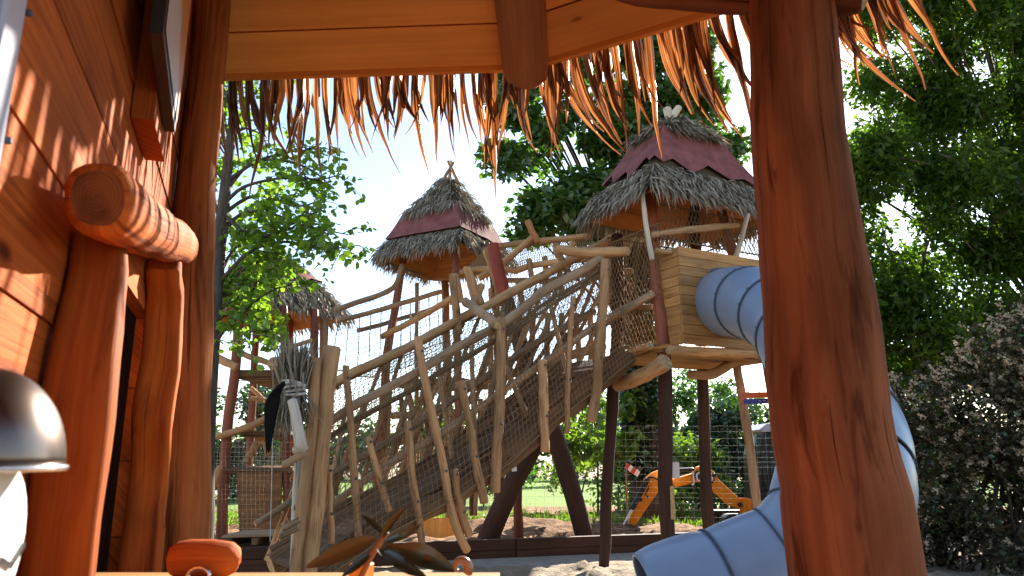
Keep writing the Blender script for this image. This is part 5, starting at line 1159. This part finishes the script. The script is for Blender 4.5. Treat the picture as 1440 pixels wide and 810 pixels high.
# pull the paddle so that its edge nearest the post lies where the picture has it
sh_ = WD.dot(WLp(37, 735, .1)) - (s0 - .075); pr = [(s + sh_, z_) for s, z_ in pr]
for off in (.085, .1):
    for (s, z_) in pr: bm.v.append(WS(s, z_, off))
n = len(pr); bm.face(list(range(n))); bm.face(list(range(2 * n - 1, n - 1, -1)))
for i in range(n): j = (i + 1) % n; bm.face((i, i + n, j + n, j))
bm.build('board', M['white'], wp)
zmid = WLp(20, 770, .1).z
for k in range(5): bm = MB(); sa = s0 + sh_ - .07 + k * .028; zk_ = [0, -.012, -.004, -.014, -.006, -.012]; bm.plank(WS(sa, zmid + zk_[k], .1015), WS(sa + .029, zmid + zk_[k + 1], .1015), (0, 0, 1), .004, .002); bm.build('outline', M['mblack'], wp)
log('hanger', [WS(s0 + sh_, zt2 - .03, .09), WS(s0 + sh_, zt2 - .03, 0)], .006, [M['steel']] * 2, wp, n=8, wob=0, lump=0)

# ---------------------------------------------------------------- small things on the counter
hb = thing('wooden_grip', 'rounded orange wooden grip with shiny ring lying on the counter', 'grip', tuple(W(287, 800, 1.2)))
pz = CT + .022; xa, xb_ = W(238, 795, 1.22), W(337, 795, 1.22)
bm = MB(); Pq = [Vector((xa.x + (xb_.x - xa.x) * f, 1.22, CT + .030 + .004 * math.sin(f * 3))) for f in (0, .04, .12, .3, .6, .85, .95, 1)]; bm.tube(Pq, [.012, .022, .027, .029, .028, .026, .019, .008], 16, True, flat=1.0); bm.build('grip', M['stain'], hb)
c = Vector((xa.x + (xb_.x - xa.x) * .58, 1.185, CT + .012)); bm = MB(); bm.tube([c + Vector((math.cos(a_) * .016, -.006, math.sin(a_) * .011 + .002)) for a_ in [2 * math.pi * k / 16 for k in range(17)]], [.0035] * 17, 8, False); bm.build('ring', M['steel'], hb)
wb = MB(); p = W(510, 797, 1.16); s_ = .017; wb.hexa([Vector((p.x - s_, 1.14, CT + .001)), Vector((p.x + s_ * .4, 1.125, CT + .001)), Vector((p.x + s_ * 1.1, 1.155, CT + .001)), Vector((p.x - s_ * .3, 1.17, CT + .001)), Vector((p.x - s_, 1.14, CT + .036)), Vector((p.x + s_ * .4, 1.125, CT + .036)), Vector((p.x + s_ * 1.1, 1.155, CT + .036)), Vector((p.x - s_ * .3, 1.17, CT + .036))], 2)
ob = tag(wb.build('wooden_block', M['ceil']), 'small square orange wooden block under the dark leaf spray', 'block'); md = ob.modifiers.new('edge', 'BEVEL'); md.width = .002
ls = thing('leaf_spray', 'spray of thick dark olive leaves on a stem lying on the counter', 'leaves', tuple(W(540, 790, 1.1)))
M['olive'] = leafmat('leathery_olive_leaf', (.032, .034, .014), (.018, .018, .008), .02, .06, (1.3, 1.1, .4), .3)
def bigleaf(a, b, wpx, Y0, Y1, bend=.01, roll=0.0):
    A, B = W(a[0], a[1], Y0), W(b[0], b[1], Y1); ax = (B - A); ln = ax.length; ax.normalize(); s_ = ax.cross(Vector((math.sin(roll), -math.cos(roll) * .9, .45))).normalized(); nn = ax.cross(s_); bm = MB(); nseg = 10; wmax = wpx / F * Y0
    for i in range(nseg + 1):
        f = i / nseg; ww = wmax * (math.sin(math.pi * min(1, f ** .8 * .98 + .01)) ** .75 + .03); c = A + ax * ln * f + nn * bend * math.sin(math.pi * f)
        for u in (-1, -.5, 0, .5, 1): bm.v.append(c + s_ * ww * u * .5 - nn * (abs(u) * ww * .18))
    for i in range(nseg):
        for k in range(4): o_ = i * 5 + k; bm.face((o_, o_ + 1, o_ + 6, o_ + 5), [(k / 4, i / nseg)] * 4, 0, True)
    return bm.build('leaf', M['olive'], ls)
for (a, b, wp_, y0, y1, rl) in (((528, 757), (430, 798), 34, 1.10, 1.12, .2), ((540, 752), (508, 724), 12, 1.1, 1.12, .4), ((536, 758), (572, 712), 16, 1.1, 1.08, -.3), ((540, 762), (592, 737), 14, 1.1, 1.09, .3), ((545, 768), (610, 790), 28, 1.1, 1.05, .1), ((560, 770), (640, 803), 40, 1.08, 1.06, -.2), ((540, 775), (600, 812), 26, 1.06, 1.05, .5), ((530, 772), (575, 806), 20, 1.08, 1.03, .9), ((520, 780), (480, 812), 16, 1.08, 1.05, .1)):
    bigleaf(a, b, wp_ * .72, y0, y1, R.uniform(-.012, .014), rl)
Pq, qq = trace([(545, 748, 1.1, 3.5), (533, 765, 1.1, 4), (520, 785, 1.1, 4), (506, 815, 1.1, 4)]); log('stem', Pq, qq, [M['rafter']] * 2, ls, n=8, wob=.02)
cs = thing('carved_curl', 'glossy brown curled seed pod at the end of the leaf spray', 'seed pod', tuple(W(648, 795, 1.05)))
M['gloss'] = wood('glossy_brown_pod', (.36, .15, .05), (.14, .05, .02), rough=.22, spec=.6)
c = W(647, 797, 1.06); Pq = []; qq = []
for k in range(18):
    a_ = 5.2 * k / 17; r_ = .0125 * (1 - k / 26); Pq.append(c + Vector((math.cos(a_ - .8) * r_, -.002 * k / 6, math.sin(a_ - .8) * r_))); qq.append(.0075 * (1 - k / 24))
bm = MB(); bm.tube(Pq, qq, 10, True); bm.build('pod', M['gloss'], cs)
